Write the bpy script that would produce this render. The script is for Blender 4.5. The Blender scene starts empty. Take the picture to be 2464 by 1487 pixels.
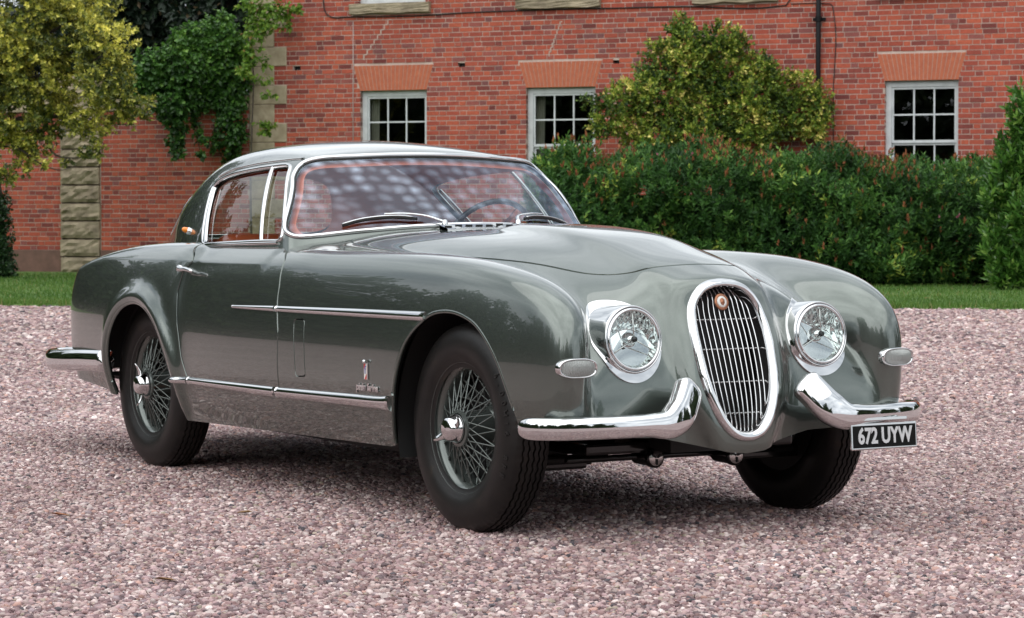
import bpy, bmesh, math, random
import numpy as np
from mathutils import Vector, Matrix, Euler
random.seed(7); np.random.seed(7)
sc = bpy.context.scene
R = math.radians
# ------------------------------------------------------------------ camera
CAM_H = 1.044
cam_d = bpy.data.cameras.new("camera"); cam = bpy.data.objects.new("camera", cam_d)
sc.collection.objects.link(cam); sc.camera = cam
cam.location = (0, 0, CAM_H); cam.rotation_euler = (R(90) - math.atan(224.5 / 6193.0), 0, 0)
cam_d.sensor_width = 36.0; cam_d.lens = 36.0 * 6193.0 / 2463.0
cam_d.clip_start = 0.1; cam_d.clip_end = 2000
cam_d.dof.use_dof = True; cam_d.dof.focus_distance = 8.7; cam_d.dof.aperture_fstop = 16
# ------------------------------------------------------------------ sky, sun, exposure
SUN_EL, SUN_AZ = 62.0, 205.0       # compass-like: azimuth from +Y clockwise
world = bpy.data.worlds.new("World"); sc.world = world; world.use_nodes = True
wn = world.node_tree; wn.nodes.clear()
def wnode(t, **k):
    n = wn.nodes.new(t)
    for a, b in k.items(): setattr(n, a, b)
    return n
w_out = wnode('ShaderNodeOutputWorld'); w_bg = wnode('ShaderNodeBackground')
w_sky = wnode('ShaderNodeTexSky', sky_type='NISHITA', sun_disc=False)
w_sky.sun_elevation = R(SUN_EL); w_sky.sun_rotation = R(SUN_AZ); w_sky.dust_density = 3.0; w_sky.air_density = 1.0
w_tc = wnode('ShaderNodeTexCoord'); w_map = wnode('ShaderNodeMapping'); w_map.inputs['Scale'].default_value = (1.0, 1.0, 2.6)
w_n = wnode('ShaderNodeTexNoise'); w_n.inputs['Scale'].default_value = 2.3; w_n.inputs['Detail'].default_value = 7; w_n.inputs['Roughness'].default_value = 0.55
w_cr = wnode('ShaderNodeValToRGB')
w_cr.color_ramp.elements[0].position = 0.36; w_cr.color_ramp.elements[0].color = (4.4, 4.9, 5.5, 1)
w_cr.color_ramp.elements[1].position = 0.66; w_cr.color_ramp.elements[1].color = (12.5, 13.1, 13.6, 1)
w_cov = wnode('ShaderNodeValToRGB')
w_cov.color_ramp.elements[0].position = 0.22; w_cov.color_ramp.elements[0].color = (.55, .55, .55, 1)
w_cov.color_ramp.elements[1].position = 0.40; w_cov.color_ramp.elements[1].color = (1, 1, 1, 1)
w_mix = wnode('ShaderNodeMixRGB')
wl = wn.links.new
wl(w_tc.outputs['Generated'], w_map.inputs['Vector']); wl(w_map.outputs[0], w_n.inputs['Vector'])
wl(w_n.outputs[0], w_cr.inputs[0]); wl(w_n.outputs[0], w_cov.inputs[0])
wl(w_cov.outputs[0], w_mix.inputs[0]); wl(w_sky.outputs[0], w_mix.inputs[1]); wl(w_cr.outputs[0], w_mix.inputs[2])
wl(w_mix.outputs[0], w_bg.inputs['Color']); wl(w_bg.outputs[0], w_out.inputs[0])
w_bg.inputs['Strength'].default_value = 0.072
sun_d = bpy.data.lights.new("sun", 'SUN'); sun = bpy.data.objects.new("sun", sun_d); sc.collection.objects.link(sun)
sun_d.energy = 1.5; sun_d.angle = R(110); sun_d.color = (1.0, 0.965, 0.92)
sd = Vector((math.sin(R(SUN_AZ)) * math.cos(R(SUN_EL)), math.cos(R(SUN_AZ)) * math.cos(R(SUN_EL)), math.sin(R(SUN_EL))))
sun.rotation_euler = sd.to_track_quat('Z', 'Y').to_euler()
vs = sc.view_settings
vs.view_transform = 'Standard'; vs.look = 'None'; vs.gamma = 1.0; vs.use_curve_mapping = False; vs.exposure = 0.74
sc.cycles.use_denoising = True; sc.cycles.max_bounces = 10; sc.cycles.transparent_max_bounces = 16
sc.cycles.glossy_bounces = 4; sc.cycles.diffuse_bounces = 3; sc.cycles.transmission_bounces = 8
sc.cycles.caustics_reflective = False; sc.cycles.caustics_refractive = False; sc.cycles.sample_clamp_indirect = 6.0
sc.render.film_transparent = False

# ------------------------------------------------------------------ small helpers
COL = sc.collection
def link(o, parent=None):
    COL.objects.link(o)
    if parent is not None: o.parent = parent
    return o
def tag(o, label=None, cat=None, group=None, kind=None):
    if label: o["label"] = label
    if cat: o["category"] = cat
    if group: o["group"] = group
    if kind: o["kind"] = kind
    return o
def empty(name, loc=(0, 0, 0), rz=0.0, parent=None):
    o = bpy.data.objects.new(name, None); o.empty_display_size = 0.2
    o.location = loc; o.rotation_euler = (0, 0, rz); return link(o, parent)
def mesh_obj(name, V, F, mat=None, parent=None, smooth=False, mats=None, mi=None):
    me = bpy.data.meshes.new(name)
    if isinstance(V, np.ndarray): V = V.tolist()
    if isinstance(F, np.ndarray): F = F.tolist()
    me.from_pydata(V, [], F)
    if mats:
        for m in mats: me.materials.append(m)
        if mi is not None: me.polygons.foreach_set('material_index', np.asarray(mi, dtype=np.int32))
    elif mat: me.materials.append(mat)
    if smooth: me.polygons.foreach_set('use_smooth', [True] * len(me.polygons))
    me.update()
    return link(bpy.data.objects.new(name, me), parent)
def inst(name, me, parent=None, loc=None, rot=None, scale=None, mat4=None):
    o = bpy.data.objects.new(name, me)
    if mat4 is not None: o.matrix_local = mat4
    if loc is not None: o.location = loc
    if rot is not None: o.rotation_euler = rot
    if scale is not None: o.scale = scale
    return link(o, parent)
def box_vf(x0, x1, y0, y1, z0, z1):
    V = [(x0, y0, z0), (x1, y0, z0), (x1, y1, z0), (x0, y1, z0), (x0, y0, z1), (x1, y0, z1), (x1, y1, z1), (x0, y1, z1)]
    F = [(0, 3, 2, 1), (4, 5, 6, 7), (0, 1, 5, 4), (1, 2, 6, 5), (2, 3, 7, 6), (3, 0, 4, 7)]
    return V, F
class MB:
    """collects shapes into one mesh"""
    def __init__(s): s.V = []; s.F = []
    def add(s, V, F, M=None):
        b = len(s.V)
        if M is not None: V = [tuple(M @ Vector(v)) for v in V]
        s.V += [tuple(v) for v in V]; s.F += [tuple(i + b for i in f) for f in F]; return s
    def box(s, x0, x1, y0, y1, z0, z1, M=None): return s.add(*box_vf(x0, x1, y0, y1, z0, z1), M=M)
    def tube(s, P, r, n=8, closed=False, caps=True):
        V, F = tube_vf(P, r, n, closed, caps); return s.add(V, F)
    def lathe(s, prof, n=32, M=None, close=False):
        """profile (radius, height) about local Z"""
        V = []; F = []; m = len(prof)
        for i in range(n):
            a = 2 * math.pi * i / n
            for r, h in prof: V.append((r * math.cos(a), r * math.sin(a), h))
        for i in range(n):
            j = (i + 1) % n
            for k in range(m - 1): F.append((i * m + k, j * m + k, j * m + k + 1, i * m + k + 1))
        return s.add(V, F, M)
    def build(s, name, mat, parent=None, smooth=False, bevel=0.0, auto=None):
        o = mesh_obj(name, s.V, s.F, mat, parent, smooth)
        if bevel or auto:
            bm = bmesh.new(); bm.from_mesh(o.data)
            bmesh.ops.remove_doubles(bm, verts=bm.verts, dist=1e-5)
            bmesh.ops.recalc_face_normals(bm, faces=bm.faces)
            if bevel: bmesh.ops.bevel(bm, geom=[e for e in bm.edges if len(e.link_faces) == 2 and e.calc_face_angle(0) > R(30)], offset=bevel, segments=2, affect='EDGES', profile=.6)
            bm.to_mesh(o.data); bm.free()
            if smooth or auto:
                o.data.polygons.foreach_set('use_smooth', [True] * len(o.data.polygons))
                o.data.set_sharp_from_angle(angle=R(auto or 35))
        return o
def frames(P, closed=False):
    P = np.asarray(P, float); n = len(P)
    T = np.roll(P, -1, 0) - np.roll(P, 1, 0)
    if not closed: T[0] = P[1] - P[0]; T[-1] = P[-1] - P[-2]
    T /= np.linalg.norm(T, axis=1)[:, None] + 1e-12
    N = np.zeros_like(P); a = np.array([0, 0, 1.0])
    if abs(T[0] @ a) > .9: a = np.array([1.0, 0, 0])
    N[0] = a - (a @ T[0]) * T[0]; N[0] /= np.linalg.norm(N[0])
    for i in range(1, n):
        v = N[i - 1] - (N[i - 1] @ T[i]) * T[i]; N[i] = v / (np.linalg.norm(v) + 1e-12)
    return P, T, N, np.cross(T, N)
def tube_vf(P, r, n=8, closed=False, caps=True):
    P, T, N, B = frames(P, closed); m = len(P)
    rr = np.broadcast_to(np.asarray(r, float), (m,))
    a = np.arange(n) * 2 * np.pi / n
    V = (P[:, None] + rr[:, None, None] * (np.cos(a)[None, :, None] * N[:, None] + np.sin(a)[None, :, None] * B[:, None])).reshape(-1, 3)
    F = []
    for i in range(m if closed else m - 1):
        j = (i + 1) % m
        for k in range(n): F.append((i * n + k, i * n + (k + 1) % n, j * n + (k + 1) % n, j * n + k))
    if caps and not closed: F.append(tuple(range(n))[::-1]); F.append(tuple((m - 1) * n + k for k in range(n)))
    return V, F
def arc_pts(P, n):
    """resample polyline to n points with a smooth curve through them"""
    P = np.asarray(P, float); m = len(P)
    d = np.r_[0, np.cumsum(np.linalg.norm(np.diff(P, axis=0), axis=1))]
    t = np.linspace(0, d[-1], n); out = np.zeros((n, P.shape[1]))
    G = np.gradient(P, d, axis=0)
    k = np.clip(np.searchsorted(d, t, 'right') - 1, 0, m - 2); h = (d[k + 1] - d[k]); s = ((t - d[k]) / h)[:, None]; h = h[:, None]
    return (2*s**3-3*s**2+1)*P[k] + (s**3-2*s**2+s)*h*G[k] + (-2*s**3+3*s**2)*P[k+1] + (s**3-s**2)*h*G[k+1]

# ------------------------------------------------------------------ material helpers
def nmat(name):
    m = bpy.data.materials.new(name); m.use_nodes = True; nt = m.node_tree
    b = nt.nodes['Principled BSDF']; return m, nt, b
def simple(name, col, rough=.5, metal=0.0, coat=0.0, spec=None, coat_r=.03, trans=0.0):
    m, nt, b = nmat(name)
    b.inputs['Base Color'].default_value = (*col, 1); b.inputs['Roughness'].default_value = rough; b.inputs['Metallic'].default_value = metal
    b.inputs['Coat Weight'].default_value = coat; b.inputs['Coat Roughness'].default_value = coat_r
    if spec is not None: b.inputs['Specular IOR Level'].default_value = spec
    if trans: b.inputs['Transmission Weight'].default_value = trans
    return m
def nd(nt, t, **k):
    n = nt.nodes.new(t)
    for a, b in k.items():
        if a in n.inputs.keys() if isinstance(a, str) else False: n.inputs[a].default_value = b
        else: setattr(n, a, b)
    return n
def ramp(nt, stops, interp='LINEAR'):
    n = nt.nodes.new('ShaderNodeValToRGB'); cr = n.color_ramp; cr.interpolation = interp
    while len(cr.elements) < len(stops): cr.elements.new(0.5)
    for e, (p, c) in zip(cr.elements, stops): e.position = p; e.color = (*c, 1) if len(c) == 3 else c
    return n
def noise(nt, scale, detail=4, rough=.5, coord=None, vec=None):
    n = nt.nodes.new('ShaderNodeTexNoise'); n.inputs['Scale'].default_value = scale; n.inputs['Detail'].default_value = detail; n.inputs['Roughness'].default_value = rough
    if vec is not None: nt.links.new(vec, n.inputs['Vector'])
    return n
def objcoord(nt):
    return nt.nodes.new('ShaderNodeTexCoord').outputs['Object']
def bump(nt, b, h, strength=.3, dist=.01):
    n = nt.nodes.new('ShaderNodeBump'); n.inputs['Strength'].default_value = strength; n.inputs['Distance'].default_value = dist
    nt.links.new(h, n.inputs['Height']); nt.links.new(n.outputs[0], b.inputs['Normal']); return n
# ================================================================== car: body surfaces
FWD = np.array([.5166, -.8562]); FWD /= np.linalg.norm(FWD); LEF = np.array([-FWD[1], FWD[0]])
CAR_O = np.array([-.153, 8.46]) + .70 * LEF
def pchip(xs, ys, t):
    xs = np.asarray(xs, float); ys = np.asarray(ys, float)
    h = np.diff(xs); d = np.diff(ys) / h; m = np.zeros_like(ys)
    for i in range(1, len(xs) - 1):
        if d[i - 1] * d[i] > 0:
            w1 = 2 * h[i] + h[i - 1]; w2 = h[i] + 2 * h[i - 1]; m[i] = (w1 + w2) / (w1 / d[i - 1] + w2 / d[i])
    m[0] = d[0]; m[-1] = d[-1]
    k = np.clip(np.searchsorted(xs, t, 'right') - 1, 0, len(h) - 1); s = (t - xs[k]) / h[k]
    r = (2*s**3-3*s**2+1)*ys[k] + (s**3-2*s**2+s)*h[k]*m[k] + (-2*s**3+3*s**2)*ys[k+1] + (s**3-s**2)*h[k]*m[k+1]
    r = np.where(t < xs[0], ys[0] + m[0] * (t - xs[0]), r); return np.where(t > xs[-1], ys[-1] + m[-1] * (t - xs[-1]), r)
def spl(pts, lo=-5.0, hi=2.0, sig=.035):
    pts = sorted(pts); step = .001; t = np.arange(lo - .3, hi + .3, step)
    v = pchip([p[0] for p in pts], [p[1] for p in pts], t)
    if sig:
        n = int(3 * sig / step); g = np.exp(-.5 * (np.arange(-n, n + 1) * step / sig) ** 2); g /= g.sum()
        v = np.convolve(np.pad(v, n, mode='edge'), g, 'valid')
    return lambda x: np.interp(x, t, v)
def smax(k, *a):
    m = a[0]
    for b in a[1:]: m = np.maximum(m, b)
    return m + k * np.log(sum(np.exp((b - m) / k) for b in a))
def smin(k, *a): return -smax(k, *[-b for b in a])
zl = dict(lo=-.5, hi=2.0)
# front wing / side
f_zs = spl([(.70, .62), (.62, .695), (.5, .782), (.36, .840), (.15, .881), (-.12, .908), (-.43, .918), (-.8, .920), (-1.2, .914), (-1.6, .897), (-2.0, .880), (-2.6, .86)], sig=.05)
f_ym = spl([(.65, .675), (.45, .722), (.2, .760), (0, .777), (-.4, .789), (-.8, .793), (-1.2, .797), (-1.7, .795), (-2.1, .785), (-2.6, .76), (-3.2, .70)], sig=.08)
f_vs = spl([(.15, -.095), (.25, -.052), (.33, -.024), (.42, -.006), (.5, 0), (.6, -.001), (.7, -.012), (.8, -.032), (.9, -.065), (1.0, -.11)], sig=.03, **zl)
f_xf = spl([(.2, .52), (.33, .562), (.45, .585), (.6, .593), (.72, .580), (.82, .55), (.95, .50)], sig=.04, **zl)
f_yi = spl([(.7, .665), (.6, .618), (.5, .570), (.4, .520), (.3, .475), (.15, .44), (-.2, .42), (-.6, .36), (-1.0, .22), (-1.3, .0), (-1.6, -.3)], sig=.04)
# bonnet
f_zc = spl([(-1.5, .992), (-1.1, .996), (-.7, .996), (-.5, .993), (-.33, .986), (-.17, .972), (-.06, .957), (.13, .916), (.27, .885), (.38, .860), (.455, .842), (.55, .81), (.8, .71)], sig=.04)
f_cc = spl([(-1.4, .10), (-1.2, .13), (-.9, .25), (-.55, .37), (-.2, .44), (.1, .52), (.25, .62), (.45, .85), (.7, 1.0)], sig=.06)
f_xp = spl([(.2, .540), (.4, .535), (.5, .517), (.6, .487), (.7, .447), (.76, .420), (.82, .380), (.88, .32), (.95, .22)], sig=.03, **zl)
f_xg = spl([(.2, .595), (.3, .606), (.36, .604), (.43, .594), (.53, .566), (.66, .520), (.75, .481), (.84, .465), (.95, .44)], sig=.025, **zl)
f_yg = spl([(.2, .07), (.28, .105), (.36, .14), (.45, .175), (.55, .195), (.66, .20), (.75, .195), (.85, .18), (.95, .16)], sig=.03, **zl)
# middle + boot
f_zm = spl([(-1.0, .93), (-1.3, .948), (-1.45, .958), (-1.8, .956), (-2.15, .948), (-2.5, .938), (-2.9, .918), (-3.2, .884), (-3.4, .84), (-3.6, .77), (-3.8, .66)], sig=.05)
# rear wing
f_zr = spl([(-1.9, .80), (-2.02, .885), (-2.12, .925), (-2.25, .935), (-2.45, .934), (-2.7, .926), (-2.95, .906), (-3.2, .872), (-3.4, .835), (-3.55, .80), (-3.7, .74), (-3.85, .65)], sig=.03)
f_yr = spl([(-1.95, .792), (-2.1, .800), (-2.3, .806), (-2.6, .804), (-2.9, .790), (-3.2, .766), (-3.4, .742), (-3.55, .715), (-3.7, .67), (-3.85, .6)], sig=.06)
f_vr = spl([(.15, -.12), (.25, -.075), (.35, -.035), (.45, -.010), (.55, 0), (.65, -.001), (.75, -.016), (.85, -.045), (.95, -.09)], sig=.03, **zl)
f_xd = spl([(.2, -1.99), (.40, -2.035), (.47, -2.085), (.58, -2.115), (.74, -2.125), (.82, -2.10), (.87, -2.06), (.95, -2.0)], sig=.02, **zl)
f_xt = spl([(.2, -3.65), (.35, -3.77), (.5, -3.83), (.65, -3.83), (.8, -3.76), (.95, -3.62)], sig=.04, **zl)
FW = (0.015, .345); RW = (-2.525, .340)       # wheel-arch centres (x, z)
def body_parts(x, y, z):
    Y = np.sqrt(y * y + 1e-6)
    vs_ = f_vs(z)
    s_out = Y - f_ym(x) - vs_
    di = np.maximum(.63 - Y, 0); s_top = (z - f_zs(x) + .8 * (Y - .64) ** 2 + 2.4 * di * di) * .97
    dj = np.maximum(.60 - Y, 0); s_fr = x - f_xf(z) + 1.3 * (Y - .60) ** 2 + 5.0 * dj * dj
    S = smax(.026, s_out, s_top, s_fr, (f_yi(x) - .03 - Y) * .7, -2.5 - x)
    c = f_cc(x); wq = np.clip((x + .45) / .65, 0, 1); wq = .25 + .65 * wq * wq * (3 - 2 * wq); htop = z - f_zc(x) + c * Y * Y * (wq + (1 - wq) * np.minimum((Y / .42) ** 2, 2.5))
    H = smax(.026, htop, Y - .64, -1.9 - x, x - f_xp(z) - .25 * (Y - .3) ** 2)
    G = smax(.016, htop - .002, (x - f_xg(z) + .5 * Y * Y), (Y - f_yg(z)) * .9, .262 - z, -.6 - x)
    tail = f_xt(z) + .25 * Y ** 2 + .9 * Y ** 4 - x
    M = smax(.016, z - f_zm(x) + .06 * Y * Y, Y - .675 - np.clip((.95 - z) * .7, -.1, .06), x + 1.12 + .55 * Y * Y, tail)
    r = np.sqrt((x - RW[0]) ** 2 + (np.maximum(z, RW[1]) - RW[1]) ** 2)
    fl = .026 * np.exp(-((r - .378) / .042) ** 2)
    Rr = smax(.028, z - f_zr(x) + .9 * (Y - .64) ** 2, Y - f_yr(x) - f_vr(z) - fl, (x - f_xd(z)) * .8, tail)
    return S, H, G, M, Rr
def F_body(x, y, z):
    S, H, G, M, Rr = body_parts(x, y, z)
    fr = smin(.012 + .03 * np.clip((z - .62) / .2, 0, 1), S, smin(.030, H, G))
    return np.maximum(smin(.010, fr, M, Rr), .15 - z)
def xws(Y, z):
    t = np.clip((z - 1.0) / .275, -.4, 1.3); w = .645 - .135 * t; s = Y / w
    return (-1.10 - .37 * t) - (.28 - .20 * t) * s * s + .03 * t * (1 - t)
g_zro = spl([(-1.2, 1.20), (-1.45, 1.283), (-1.6, 1.314), (-1.8, 1.339), (-2.06, 1.352), (-2.3, 1.347), (-2.6, 1.316), (-2.9, 1.238), (-3.1, 1.152), (-3.3, 1.02), (-3.45, .89)], sig=.06)
g_cr = spl([(-1.2, .10), (-1.4, .12), (-1.6, .17), (-2.0, .24), (-2.5, .3), (-3.0, .45), (-3.4, .6)], sig=.06)
g_yb = spl([(-1.2, .672), (-1.5, .678), (-1.8, .676), (-2.1, .658), (-2.4, .605), (-2.7, .525), (-3.0, .43), (-3.3, .32)], sig=.08)
def F_gh(x, y, z):
    Y = np.sqrt(y * y + 1e-6)
    top = z - g_zro(x) + g_cr(x) * Y * Y
    side = (Y - g_yb(x) + .33 * (z - .95) + .45 * np.maximum(z - .95, 0) ** 2) * .93
    fr = (x - xws(Y, z)) * .6
    return np.maximum(smax(.010, smax(.030, top, side), fr), .80 - z)
def grad(F, P, h=.003):
    x, y, z = P.T; g = np.stack([F(x + h, y, z) - F(x - h, y, z), F(x, y + h, z) - F(x, y - h, z), F(x, y, z + h) - F(x, y, z - h)], 1)
    return g / (np.linalg.norm(g, axis=1)[:, None] + 1e-12)
def raycast(F, O, D, tmax, n=72):
    """outermost zero of F along each ray"""
    m = len(O); lo = np.zeros(m); hi = np.full(m, tmax); alive = np.ones(m, bool); t = np.full(m, tmax); dt = tmax / n
    for i in range(n):
        idx = np.nonzero(alive)[0]
        if len(idx) == 0: break
        tn = t[idx] - dt; P = O[idx] + tn[:, None] * D[idx]
        f = F(P[:, 0], P[:, 1], P[:, 2]); hit = f < 0
        t[idx] = tn; lo[idx[hit]] = tn[hit]; hi[idx[hit]] = tn[hit] + dt; alive[idx[hit]] = False
    for i in range(16):
        mid = .5 * (lo + hi); P = O + mid[:, None] * D; f = F(P[:, 0], P[:, 1], P[:, 2]) < 0
        lo = np.where(f, mid, lo); hi = np.where(f, hi, mid)
    return O + (.5 * (lo + hi))[:, None] * D
def body_grid(q=1.0):
    ph = np.r_[np.linspace(-90, -24, int(22 * q))[:-1], np.linspace(-24, 90, int(165 * q))] * np.pi / 180
    a_r = np.r_[np.linspace(-89.9, -35, int(70 * q))[:-1], np.linspace(-35, 0, int(70 * q))[:-1]] * np.pi / 180
    xm = np.linspace(-2.55, -2.1, int(42 * q))
    a_f = np.r_[np.arctan(np.arange(.012, 2.55, .011 / q) / .75), np.linspace(74.0, 89.9, int(120 * q)) * np.pi / 180]
    Ox = np.r_[np.full(len(a_r), -2.55), xm, np.full(len(a_f), -2.1)]; A = np.r_[a_r, np.zeros(len(xm)), a_f]
    U, Vv = len(Ox), len(ph)
    ox = np.repeat(Ox, Vv); al = np.repeat(A, Vv); p = np.tile(ph, U)
    D = np.stack([np.sin(al), -np.cos(al) * np.cos(p), np.cos(al) * np.sin(p)], 1)
    Oo = np.stack([ox, np.zeros_like(ox), np.full_like(ox, .47)], 1)
    P = raycast(F_body, Oo, D, 3.0, 130); P[Vv - 1::Vv, 1] = 0; P[0::Vv, 1] = 0
    N = grad(F_body, P); N[Vv - 1::Vv, 1] = 0
    P = P.reshape(U, Vv, 3); N = N.reshape(U, Vv, 3)
    m = np.array([1, -1, 1.0])
    P = np.concatenate([P, P[:, -2:0:-1] * m], 1); N = np.concatenate([N, N[:, -2:0:-1] * m], 1)
    W = P.shape[1]; i = np.arange(U - 1)[:, None] * W; j = np.arange(W)[None]; jn = (j + 1) % W
    q4 = np.stack([i + j, i + W + j, i + W + jn, i + jn], -1).reshape(-1, 4)
    return P.reshape(-1, 3), N.reshape(-1, 3), q4
def gh_grid(q=1.0):
    az = np.linspace(0, 180, int(300 * q)) * np.pi / 180; el = np.linspace(-8, 90, int(130 * q))[:-1] * np.pi / 180
    A = np.repeat(az, len(el)); E = np.tile(el, len(az))
    D = np.stack([np.cos(E) * np.cos(A), -np.cos(E) * np.sin(A), np.sin(E)], 1)
    O = np.zeros_like(D); O[:] = (-2.05, 0, .93)
    P = raycast(F_gh, O, D, 1.7, 84); N = grad(F_gh, P)
    U, Vv = len(az), len(el); P = P.reshape(U, Vv, 3); N = N.reshape(U, Vv, 3)
    P[0, :, 1] = 0; P[-1, :, 1] = 0
    m = np.array([1, -1, 1.0]); P = np.concatenate([P, P[-2:0:-1] * m], 0); N = np.concatenate([N, N[-2:0:-1] * m], 0)
    U = len(P); i = np.arange(U)[:, None]; j = np.arange(Vv - 1)[None]; k = (i + 1) % U
    q4 = np.stack([i * Vv + j, k * Vv + j, k * Vv + j + 1, i * Vv + j + 1], -1).reshape(-1, 4)[:, ::-1]
    return P.reshape(-1, 3), N.reshape(-1, 3), q4
class Surf:
    """shared-vertex surface (quads + a few polygons) with vertex normals, clipped by scalar fields"""
    def __init__(s, P, N, Q, poly=()): s.P, s.N, s.Q, s.poly = P, N, np.asarray(Q, int).reshape(-1, 4), list(poly)
    def clip(s, f, sign=-1):
        """keep the part where sign*f > 0"""
        g = sign * f; ins = g > 0
        c = ins[s.Q].sum(1); keepQ = s.Q[c == 4]; cross = s.Q[(c > 0) & (c < 4)].tolist(); keep = []
        for fc in s.poly:
            k = sum(bool(ins[i]) for i in fc)
            if k == len(fc): keep.append(fc)
            elif k: cross.append(fc)
        P = []; N = []; cache = {}; base = len(s.P)
        for fc in cross:
            out = []; L = len(fc)
            for a in range(L):
                i, j = fc[a], fc[(a + 1) % L]
                if ins[i]: out.append(i)
                if ins[i] != ins[j]:
                    e = (i, j) if i < j else (j, i)
                    if e not in cache:
                        t = min(max(g[e[0]] / (g[e[0]] - g[e[1]]), 0.0), 1.0)
                        cache[e] = base + len(P); P.append(s.P[e[0]] * (1 - t) + s.P[e[1]] * t); N.append(s.N[e[0]] * (1 - t) + s.N[e[1]] * t)
                    out.append(cache[e])
            if len(out) >= 3: keep.append(tuple(out))
        PP = np.concatenate([s.P, np.array(P).reshape(-1, 3)]); NN = np.concatenate([s.N, np.array(N).reshape(-1, 3)])
        used = np.zeros(len(PP), bool); used[keepQ.ravel()] = True
        if keep: used[np.concatenate([np.array(f) for f in keep])] = True
        re = np.cumsum(used) - 1; rl = re.tolist()
        return Surf(PP[used], NN[used], re[keepQ], [tuple(rl[i] for i in fc) for fc in keep])
    def faces(s): return s.Q.tolist() + [list(f) for f in s.poly]
    def loops(s, minlen=12):
        """ordered boundary loops (index lists)"""
        E = [np.stack([s.Q[:, a], s.Q[:, (a + 1) % 4]], 1) for a in range(4)]
        if s.poly: E.append(np.array([(f[a], f[(a + 1) % len(f)]) for f in s.poly for a in range(len(f))]))
        E = np.concatenate(E); E = E[E[:, 0] != E[:, 1]]; n = len(s.P) + 1
        k = E[:, 0] * n + E[:, 1]; kr = E[:, 1] * n + E[:, 0]; B = E[~np.isin(k, kr)]
        nx = {}
        for i, j in B.tolist(): nx.setdefault(i, []).append(j)
        res = []
        while nx:
            i0 = next(iter(nx)); lp = [i0]; i = i0
            while i in nx:
                j = nx[i].pop()
                if not nx[i]: del nx[i]
                if j == i0: break
                lp.append(j); i = j
            if len(lp) >= minlen: res.append(lp)
        return res
    def obj(s, name, mat, parent, lip=0.0, offset=0.0):
        P = s.P + s.N * offset if offset else s.P
        V = [P]; NN = [s.N]; F = s.faces(); b = len(P)
        if lip:
            for lp in s.loops(3):
                L = len(lp); a = np.array(lp); A = P[a]; nn = s.N[a] / (np.linalg.norm(s.N[a], axis=1)[:, None] + 1e-9); B = A - nn * lip
                Tn = np.roll(A, -1, 0) - np.roll(A, 1, 0); side = np.cross(Tn, nn); side /= np.linalg.norm(side, axis=1)[:, None] + 1e-9
                V += [A, B]; NN += [side * .8 + nn * .6, side]
                for k in range(L):
                    m = (k + 1) % L; F.append((b + k, b + L + k, b + L + m, b + m))
                b += 2 * L
        V = np.concatenate(V); NN = np.concatenate(NN); NN = NN / (np.linalg.norm(NN, axis=1)[:, None] + 1e-9)
        o = mesh_obj(name, V, F, mat, parent, True)
        o.data.normals_split_custom_set_from_vertices(NN.tolist()); return o
def sd_poly(px, pz, poly):
    """signed distance to a closed 2D polygon (negative inside)"""
    poly = np.asarray(poly, float); d2 = np.full(px.shape, 1e9); ins = np.zeros(px.shape, bool); n = len(poly)
    for i in range(n):
        a = poly[i]; b = poly[(i + 1) % n]; e = b - a; wx = px - a[0]; wz = pz - a[1]
        t = np.clip((wx * e[0] + wz * e[1]) / (e @ e), 0, 1); d2 = np.minimum(d2, (wx - t * e[0]) ** 2 + (wz - t * e[1]) ** 2)
        c1 = (a[1] > pz) != (b[1] > pz)
        xi = a[0] + (pz - a[1]) * e[0] / (e[1] if abs(e[1]) > 1e-12 else 1e-12); ins ^= c1 & (px < xi)
    return np.where(ins, -1, 1) * np.sqrt(d2)
def rpoly(px, pz, poly, r):
    """polygon shrunk by r and grown again: rounded corners of radius r"""
    poly = np.asarray(poly, float); n = len(poly); area = .5 * sum(poly[i][0] * poly[(i + 1) % n][1] - poly[(i + 1) % n][0] * poly[i][1] for i in range(n))
    sg = 1 if area > 0 else -1; q = []
    for i in range(n):
        a, b, c = poly[i - 1], poly[i], poly[(i + 1) % n]
        e1 = (b - a) / np.linalg.norm(b - a); e2 = (c - b) / np.linalg.norm(c - b)
        n1 = np.array([-e1[1], e1[0]]) * sg; n2 = np.array([-e2[1], e2[0]]) * sg
        bis = n1 + n2; bis /= np.linalg.norm(bis); q.append(b + bis * r / max(.35, bis @ n1))
    return sd_poly(px, pz, q) - r
# ================================================================== car: materials
def make_paint(name, col):
    m, nt, b = nmat(name); oc = objcoord(nt)
    n = noise(nt, 900.0, 2, .5, vec=oc)
    r = ramp(nt, [(.3, tuple(c * .82 for c in col)), (.7, tuple(c * 1.18 for c in col))]); nt.links.new(n.outputs[0], r.inputs[0])
    nt.links.new(r.outputs[0], b.inputs['Base Color'])
    b.inputs['Metallic'].default_value = .75; b.inputs['Roughness'].default_value = .25
    b.inputs['Coat Weight'].default_value = 1.0; b.inputs['Coat Roughness'].default_value = .012; b.inputs['Coat IOR'].default_value = 1.62
    n2 = noise(nt, 5.0, 2, .5, vec=oc); bp = nt.nodes.new('ShaderNodeBump'); bp.inputs['Strength'].default_value = .012; bp.inputs['Distance'].default_value = .01
    nt.links.new(n2.outputs[0], bp.inputs['Height']); nt.links.new(bp.outputs[0], b.inputs['Coat Normal'])
    return m
m_paint = make_paint('grey_green_metallic_paint', (.108, .130, .116))
m_chrome = simple('chrome', (.70, .705, .71), .03, 1.0)
m_chrome_soft = simple('polished_steel', (.62, .62, .61), .12, 1.0)
m_black = simple('black_paint_and_void', (.006, .006, .006), .6)  # black parts, and the dark of gaps and hollows put in as colour
m_gloss_black = simple('gloss_black', (.008, .008, .008), .12)
m_rubber = simple('black_rubber', (.012, .012, .012), .6)
m_leather = simple('orange_tan_leather', (.52, .115, .045), .42)
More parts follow.
